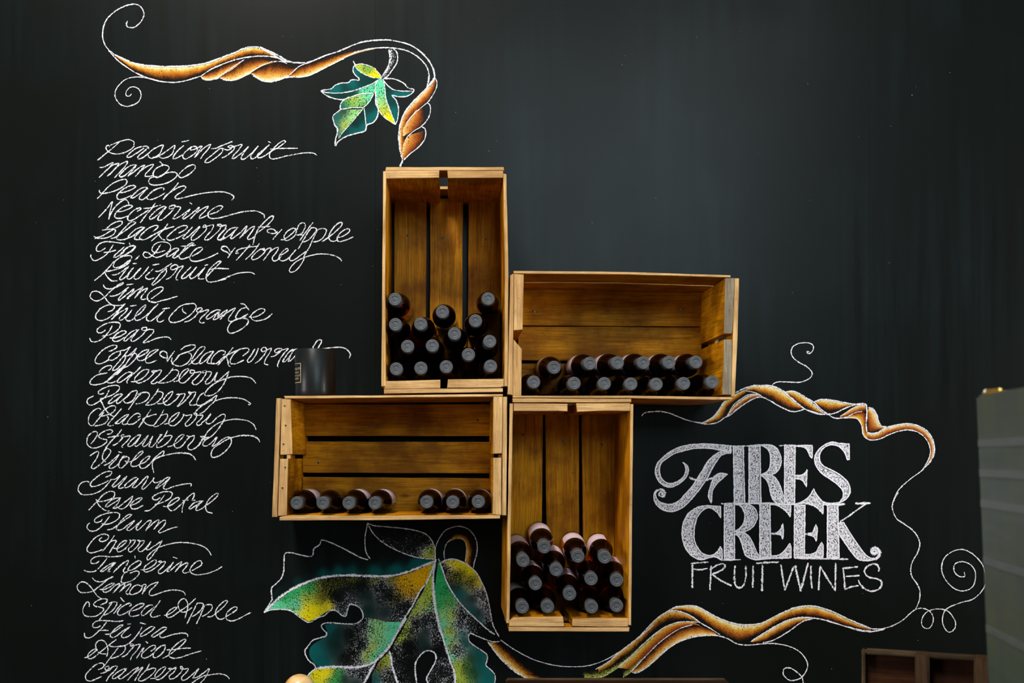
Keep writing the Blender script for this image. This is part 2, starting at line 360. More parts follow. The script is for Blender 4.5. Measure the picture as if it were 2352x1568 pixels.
("Coffee & Blackcurrant", [(190,640,"""420,1190 500,1165 565,1110 530,1088 450,1100 340,1160 250,1250 205,1330 220,1380 290,1392 390,1350 450,1310
610,1185 560,1195 480,1240 430,1290 430,1330 490,1330 560,1290 620,1230 620,1180 700,1165 785,1110
785,1110 700,1230 600,1350 500,1470 490,1505 560,1480 640,1400 700,1310 690,1250 720,1270 800,1220 885,1135
885,1135 820,1250 740,1350 660,1470 560,1568 520,1568
640,1470 740,1430 820,1360 880,1290 880,1230 830,1225 780,1260
890,1290 980,1250 1060,1200 1085,1160 1020,1170 940,1220 890,1290 910,1330 970,1340 1050,1300 1140,1240 1240,1160 1170,1170 1090,1220 1030,1310 1040,1370 1100,1380 1215,1335
1505,1185 1440,1270 1380,1365
1380,1360 1385,1290 1380,1220 1330,1185 1275,1205 1270,1250 1320,1285 1380,1300
1605,1165 1680,1110 1770,1085 1840,1090 1830,1140 1740,1190 1600,1240 1550,1300 1470,1380 1465,1405
1720,1200 1600,1240 1530,1300
1720,1200 1780,1240 1770,1310 1700,1390 1600,1430 1500,1410 1455,1350 1470,1290
1730,1415 1800,1360 1900,1260 2000,1150 1990,1110 1920,1130 1850,1220 1790,1330 1810,1390 1880,1390 1940,1340
2150,1190 2090,1195 2000,1240 1920,1340 1920,1390 2000,1350 2100,1240 2150,1190 2080,1290 2040,1370 2090,1390 2160,1380
2281,1170 2200,1210 2120,1300 2110,1380 2180,1390 2281,1330"""),(500,640,"""0,1195 60,1175 125,1190 115,1235 85,1250
255,1125 180,1220 100,1310 5,1415
0,1370 90,1290 180,1240 280,1190 400,1145 500,1140 505,1190 410,1265
140,1260 170,1350 180,1420 210,1440
350,1170 270,1230 210,1330 215,1385 280,1395 350,1370 430,1330
610,1150 550,1250 485,1340 500,1370 560,1340 630,1240 670,1135
610,1388 700,1320 780,1220 800,1140 750,1125 715,1160 740,1195 800,1170 880,1140 850,1220 790,1310 770,1390 830,1410
870,1278 940,1260 1030,1190 1050,1145 980,1145 935,1180 960,1210 1050,1170 1155,1145 1090,1220 1020,1320 980,1420 995,1450
1240,1150 1180,1190 1110,1280 1065,1360 1100,1360 1180,1270 1250,1160 1200,1250 1160,1355 1220,1320 1310,1210
1180,1190 1305,1148
1310,1210 1280,1290 1275,1340 1320,1330
1550,1160 1580,1090 1640,1010 1690,1000 1700,1040 1630,1155
1450,1162 1640,1157 1780,1138 1900,1125 2040,1125 2130,1170 2175,1240 2155,1300""")]),
]
WORDS += [
("Elderberry", [(190,830,"""420,148 470,110 475,75 430,65 350,95 280,160 270,190 330,200 405,185
330,200 220,230 140,300 120,355 160,380 240,378 350,350 460,280 580,170 690,50
690,60 600,130 500,220 410,310 405,345 470,350 540,325
820,190 760,170 680,210 600,280 565,330 600,345 680,300 760,240 830,180
960,75 880,160 790,240 720,330 735,358
790,330 880,325 1000,260 1085,160 1060,130 980,150 890,230 850,300 890,345 960,345 1080,280 1170,190 1190,150 1130,160 1150,180 1230,150 1290,140 1260,210 1170,300 1120,350 1170,365 1230,330
1490,85 1440,170 1340,270 1230,350
1440,150 1520,135 1575,170 1540,250 1450,320 1340,350 1240,350
1490,330 1570,310 1660,220 1740,130 1690,125 1610,200 1580,290 1600,345 1670,345 1760,260 1820,200 1830,150 1770,145 1765,190 1830,185 1940,170 1880,250 1800,330 1810,370 1860,380 1950,310 2020,200 2030,150 1970,160 1970,190 2040,170 2110,175 2080,250 2010,330 2030,370 2090,345"""),(400,830,"""550,370 620,320 710,175 680,250 670,325 730,310 820,230 900,160
900,160 850,290 780,420 680,520 580,560 505,550 530,480 620,390 720,330 850,280 960,250 1100,245 1200,255 1280,285 1340,355""")]),
("Raspberry", [(190,830,"""435,465 380,570 290,640 180,705 110,710 75,670 90,610 180,565
350,515 300,535 255,525 260,490 340,440 450,400 560,390 605,420 580,480 480,550 330,605 290,610 320,680 370,780 440,860 510,900
660,545 620,530 540,560 460,630 415,685 470,680 560,620 650,545 600,600 550,660 570,690 640,650
640,640 720,580 800,500 890,480 870,560 820,640 740,680 690,670 670,640
750,790 820,690 890,590 960,520
900,540 980,510 1070,510 1095,560 1050,630 960,680 870,695
1245,440 1200,520 1110,630 1030,715
1200,500 1290,495 1320,540 1260,630 1160,700 1040,715
1225,690 1320,680 1420,600 1480,500 1440,500 1360,570 1320,650 1360,710 1430,700 1540,610 1600,530 1530,545 1600,535 1675,530 1640,620 1550,740
1560,740 1660,660 1740,570 1780,510 1730,500 1740,520 1850,500 1820,590 1750,680 1760,715 1860,705
1985,510 1920,560 1870,660 1870,710 1920,720 2010,680 2130,600 2195,550"""),(400,830,"""705,550 660,650 580,730 480,830 420,850
640,620 520,690 420,750 350,830
660,650 780,610 900,595 1020,595 1130,615 1200,650 1255,690 1240,712 1215,700""")]),
("Blackberry", [(190,830,"""300,790 270,765 200,790 120,870 95,960 110,1030 160,1055
270,890 350,800 460,730 540,735 520,810 440,860 300,900
350,830 260,940 170,1050
400,895 425,930 380,1000 290,1040 180,1055
640,765 560,860 460,970 410,1040 440,1055 510,1040
760,870 720,870 640,920 560,990 530,1010 600,1010 680,940 750,880 680,960 650,1020 690,1030 740,1015
905,910 945,890 930,850 860,860 780,930 735,1000 760,1030 850,1010 950,930
1120,780 1040,900 920,1080
1210,860 1100,890 985,945 1020,1000 1080,1040 1170,1045
1330,790 1270,900 1170,1040
1290,880 1380,860 1385,920 1320,1000 1220,1060 1170,1065 1160,1040
1340,1025 1430,1000 1530,920 1585,835 1520,860 1440,930 1410,1000 1430,1040 1500,1050 1600,970 1660,870 1640,860 1700,885 1790,870 1750,940 1680,1020 1690,1055 1750,1040 1850,940 1870,850 1820,850 1860,880 1970,880 1930,950 1870,1010 1890,1045 1960,1020"""),(400,830,"""440,1020 540,930 600,850 580,900 530,960 540,1020 620,1000 700,920 800,860 840,890 800,990 720,1110 640,1200 570,1250 500,1280 480,1260
480,1270 530,1180 620,1080 740,1000 880,960 1000,945 1130,955 1240,985 1310,1040 1345,1120""")]),
("Strawberry", [(190,830,"""135,1350 200,1270 245,1190 230,1150 180,1150 100,1210 70,1300 85,1370 150,1410 230,1410 330,1370 400,1310 400,1280 340,1270 270,1240 280,1190 360,1140 450,1115 495,1140 460,1180 400,1190
640,1110 570,1200 480,1290 400,1390 340,1490
410,1245 520,1225 600,1215
495,1375 580,1330 660,1240 680,1200 630,1210 640,1240 710,1225 780,1220 740,1290 640,1390 660,1410
960,1200 900,1210 820,1270 740,1370 780,1390 860,1330 950,1210 890,1310 850,1370 880,1390 960,1330 1080,1200 1030,1290 980,1370 1000,1395 1070,1350 1150,1220 1110,1320 1090,1390 1140,1395 1230,1290 1280,1195
1260,1200 1300,1195 1210,1290
1390,1130 1330,1240 1210,1370 1215,1405 1300,1390 1410,1310 1465,1220 1420,1210 1330,1230
1390,1395 1480,1370 1590,1290 1665,1200 1610,1205 1530,1280 1500,1370 1540,1415 1620,1390 1700,1290 1750,1230 1700,1215 1770,1230 1830,1210 1810,1290 1730,1380 1740,1435 1800,1440 1900,1370 1970,1260 2010,1230 1930,1225 1990,1250 2050,1240"""),(400,830,"""570,1230 490,1310 470,1370 540,1380 620,1320 700,1240 660,1330 620,1390 700,1350 800,1270 900,1235 940,1290 920,1370 850,1460 760,1530 680,1565 620,1560 610,1500 650,1420 760,1340 880,1270 1000,1230 1150,1210 1290,1220 1370,1260 1410,1325""")]),
("Violet", [(175,1020,"""225,190 300,140 355,115 370,150 330,240 270,330 250,380 290,400 370,350 450,280 530,190 570,110 510,70 460,120 430,200 450,260 490,290
455,345 540,310 620,240 700,170 640,260 550,350 550,390 620,380 700,320
690,120 750,140
830,210 770,220 710,290 700,370 750,385 830,310 870,230 830,200 770,200 750,240
800,270 870,290 990,230 1100,130 1090,105 1030,140 940,240 900,310 910,355 980,360 1050,320
1030,330 1130,290 1215,200 1160,205 1080,270 1040,340 1060,390 1130,385 1210,320 1290,220 1400,130 1440,110 1430,160 1390,200 1300,240 1260,280 1250,360 1275,470
1260,270 1350,210 1500,170 1650,145 1800,145 1900,180 1960,260""")]),
("Guava", [(175,1020,"""480,540 550,510 590,460 550,440 460,460 350,530 250,620 240,680 300,690 420,650 540,590
580,570 520,650 430,740 320,800 200,825 100,820 40,760 45,690 90,630 170,605 215,620
560,575 640,570 725,510 660,600 590,680 610,700 690,650 830,520 770,610 700,690 715,725 780,700
1020,560 970,545 890,590 800,670 800,710 870,690 960,610 1020,560 960,640 920,700 950,715 1040,650 1110,570 1180,520 1140,620 1080,700 1100,735 1180,670 1260,580 1280,545 1260,600 1310,630 1400,590
1540,540 1480,550 1390,620 1300,720 1350,700 1450,630 1540,545 1470,640 1430,710 1480,735 1600,690 1750,655 1880,645 1880,690""")]),
("Rose Petal", [(175,1020,"""205,1080 280,1000 370,910 440,830 520,780 590,770 635,800 610,870 530,910 420,935 350,930 325,900
330,900 360,980 430,1050 490,1085 550,1092
735,880 690,875 600,900 520,960 480,1020 510,1025 600,970 680,920 720,885 690,960 620,1030 595,1045 680,1035 770,970 860,900 930,850 890,940 820,1020 750,1060 690,1040 660,1000
870,1005 960,980 1050,920 1080,880 1020,885 930,940 890,1000 910,1050 980,1055 1100,1000
1450,825 1390,910 1300,1000 1200,1080 1120,1090
1380,870 1320,910 1260,900 1250,870 1310,820 1420,780 1520,775 1575,800 1550,870 1460,930 1340,975 1290,985
1425,1015 1500,1015 1610,960 1695,890 1650,875 1570,920 1500,1000 1540,1080 1610,1075 1700,1000 1800,900 1900,810 1935,800 1930,860 1900,915 1955,910
1740,920 1840,910
1790,910 1750,1000 1735,1120
2085,930 2030,930 1930,960 1850,1040 1860,1065 1950,1010 2060,940 1990,1010 1960,1070 2000,1080 2090,1030 2150,960"""),(400,1020,"""530,1000 620,930 700,860 725,800 680,810 590,880 530,970 520,1060 560,1110 630,1125""")]),
("Plum", [(175,1170,"""550,105 490,190 420,270 340,335 250,352 185,310 190,250 225,215
430,155 400,195 330,210 300,180 340,130 450,75 580,48 680,50 715,85 690,150 600,210 500,240 420,230
510,330 600,310 720,220 840,140 915,85 880,75 800,120 720,210 660,300 690,335 760,320 850,250 955,180 890,260 830,320 870,340 960,280 1075,175 1010,260 980,320 1010,335 1090,270 1170,190 1235,180 1190,260 1140,350
1140,340 1220,260 1300,190 1360,170 1330,240 1270,325
1280,315 1360,230 1420,180 1470,180 1440,260 1350,360 1370,380 1450,350 1560,305 1665,280""")]),
("Cherry", [(175,1170,"""425,455 380,490 390,515 450,520 520,480 535,430 480,400 400,410 300,470 210,580 180,650 200,695 270,705 360,680 440,650
630,420 570,510 500,600 430,690
530,550 600,510 660,510 620,590 540,715
610,630 690,630 780,570 830,510 790,510 720,560 670,640 690,690 760,670 860,580 900,500 870,490 890,510 970,500 930,580 860,640 870,690 920,680 1010,590 1050,510 1005,500 1030,515 1120,510 1080,580 1020,640 1040,685 1110,660 1230,520 1180,600 1150,650 1200,650 1300,580 1410,510
1410,505 1360,600 1290,700 1220,790 1170,825 1160,790 1220,710 1350,620 1500,570 1650,540 1800,540 1950,560 2080,600 2160,660 2215,745""")]),
("Tangerine", [(175,1170,"""380,840 320,880 250,875 245,830 300,780 400,760 560,770 690,765 765,750
510,790 450,870 380,950 300,1010 200,1015 130,990
655,870 610,870 540,900 450,960 400,1010 450,1005 540,940 640,870 570,950 520,1010 560,1010
610,1030 690,950 770,880 860,830 820,920 770,1000 790,1030 850,1010
620,1015 700,930 800,850
960,750 970,805
1070,860 1040,835 970,860 880,930 850,990 900,990 980,950 1070,870 1020,930 930,980
820,1010 770,1070 740,1150 750,1195 830,1190 930,1150 1010,1080 1035,1020 980,1005 880,1040
1060,985 1150,975 1260,920 1320,850 1290,820 1220,860 1130,930 1110,1000 1160,1020 1270,970 1380,880 1400,840 1350,850 1380,865 1465,850 1420,930 1350,1000 1360,1045 1420,1030 1520,940 1600,855 1540,940 1490,1010 1530,1010
1540,1000 1640,910 1730,850 1690,930 1620,1020
1630,1010 1730,910 1830,870 1790,950 1745,1010 1780,1040 1860,1010
1585,775 1665,800"""),(320,1170,"""860,1000 950,950 1020,900 1015,840 960,840 880,900 830,990 860,1040 950,1065 1100,1045 1250,995 1358,930""")]),
("Lemon", [(175,1170,"""265,1110 300,1155 370,1180 440,1175 530,1130 610,1100 590,1100 520,1140 440,1210 360,1270 280,1330 180,1355 90,1355 30,1310 25,1240 80,1185 150,1190 220,1240 290,1330 350,1410 420,1460
385,1305 460,1305 560,1260 630,1210 590,1205 510,1240 440,1300 460,1350 540,1330 640,1240 720,1210 680,1280 600,1370
620,1340 720,1250 800,1210 780,1260 710,1350
730,1330 820,1250 900,1210 870,1280 815,1350 840,1385 890,1370
1060,1250 1090,1260 1050,1330 960,1380 890,1385 880,1340 940,1260 1010,1230 1060,1250
1070,1250 1120,1220 1150,1230 1110,1310 1085,1385
1100,1350 1200,1240 1340,1185 1290,1250 1210,1330 1200,1390 1250,1405 1380,1360 1520,1320 1650,1315 1760,1345 1790,1400""")]),
("Spiced Apple", [(175,1348,"""215,320 215,260 180,240 130,310 110,390 140,460 220,480 330,470 420,410 455,360 400,325 310,310 290,270 350,220 440,190 510,200 490,250 400,290
540,270 600,240 670,250 640,330 560,410 450,460
590,250 520,350 430,470 360,560
615,435 680,350 740,280
725,165 790,240
870,310 910,290 890,260 820,280 730,340 680,410 700,455 780,440 880,380
910,390 1020,350 1120,280 1070,265 980,300 890,380 870,450 920,480 1040,450
1260,290 1180,300 1100,370 1065,440 1110,460 1200,390 1280,320
1380,215 1290,340 1220,440 1260,490 1380,460
1435,460 1500,450 1600,390 1650,330 1610,330 1530,380 1480,450 1510,495 1590,470 1700,390 1820,310 1960,180
1700,380 1670,300 1700,220 1770,185 1820,240 1830,320 1810,410 1780,510
1700,390 1760,410 1830,380 1900,330
1990,250 1930,370 1815,600
2000,260 2080,270 2060,350 1970,440 1900,480
2110,290 2050,430 1970,600"""),(320,1348,"""1090,290 1180,285 1195,340 1130,420 1030,480
1115,485 1190,475 1290,400 1400,300 1450,220 1400,225 1310,300 1250,400 1270,490 1330,525 1400,500
1420,480 1510,430 1600,360 1605,325 1540,330 1450,400 1420,470 1440,530 1530,550 1640,510 1750,450 1835,410""")]),
("Feijoa", [(175,1348,"""400,625 360,655 290,660 270,620 310,570 400,545 540,550 680,560 775,545
500,570 440,650 360,730 270,805 200,830 145,810 140,745
355,710 450,705 535,708
475,770 560,760 680,690 770,620 720,625 630,690 560,780 590,820 660,800 760,720 880,650 800,720 745,790 770,825 840,810 900,770
840,605 900,600
1045,580 1100,595 1140,605
1080,650 1030,740 940,850 850,930 750,965 640,970
1285,650 1230,645 1140,700 1050,780 1060,805 1150,770 1260,690 1290,650
1490,665 1430,655 1330,720 1230,800 1260,820 1350,770 1480,680 1400,750 1370,800 1410,825 1500,800 1620,765 1740,750 1820,765 1830,810""")]),
("Apricot", [(175,1348,"""135,1155 210,1130 300,1060 340,1020 310,1010 240,1050 190,1120 220,1170 290,1150 400,1060 520,960 660,855
350,1040 320,960 350,890 420,865 480,900 515,980 520,1060 500,1140
360,1060 420,1090 490,1090
560,920 550,960 640,975 740,960 800,965 800,1030 740,1100 640,1150 560,1165
690,990 620,1080 540,1180 470,1280
750,1140 820,1110 900,1020 950,960 930,930 890,930 890,960 960,950 1050,935 1000,1030 920,1120 890,1190
990,1165 1050,1070 1110,990 1080,1060
1135,885 1180,915
1220,1050 1290,1000 1300,955 1240,955 1150,1020 1070,1110 1110,1160 1200,1130 1290,1060
1470,945 1400,960 1310,1030 1260,1110 1290,1155 1380,1110 1450,1020 1460,950
1415,1165 1520,1110 1640,1020 1750,930 1800,860 1760,855 1660,920 1560,1020 1520,1110 1580,1160 1700,1150 1850,1100 1960,1065 2055,1040
1485,1025 1620,1015 1750,1000 1880,995""")]),
("Cranberry", [(175,1348,"""360,1350 430,1320 460,1270 410,1240 320,1270 210,1370 155,1450 170,1515 240,1535 330,1500 420,1460
400,1410 480,1390 540,1320 530,1290 480,1310 480,1350 540,1360 600,1300 680,1295 620,1380 540,1460 495,1540
830,1330 770,1340 680,1390 600,1460 610,1500 690,1460 800,1370 830,1325 760,1410 690,1480 740,1500
740,1500 850,1420 940,1350 1020,1310 960,1390 840,1525
860,1500 960,1400 1090,1310 1040,1390 960,1530
1205,1250 1150,1350 1060,1450 1020,1520 1070,1535 1180,1480 1280,1390 1305,1330 1250,1325 1150,1360
1215,1495 1310,1480 1410,1400 1470,1310 1420,1310 1330,1380 1290,1460 1320,1510 1400,1490 1500,1400 1570,1330 1510,1330 1560,1345 1640,1310 1600,1390 1530,1450 1540,1500 1620,1480 1720,1390 1750,1320 1720,1290 1715,1330 1760,1340 1840,1330 1800,1400 1730,1470 1740,1520 1810,1505 1900,1430 2010,1330 1950,1420 1910,1490"""),(320,1348,"""880,1490 970,1460 1070,1390 1150,1330 1110,1430 1050,1520 1000,1568
860,1568 960,1500 1060,1450 1180,1430 1300,1415 1420,1440 1480,1500""")]),
]
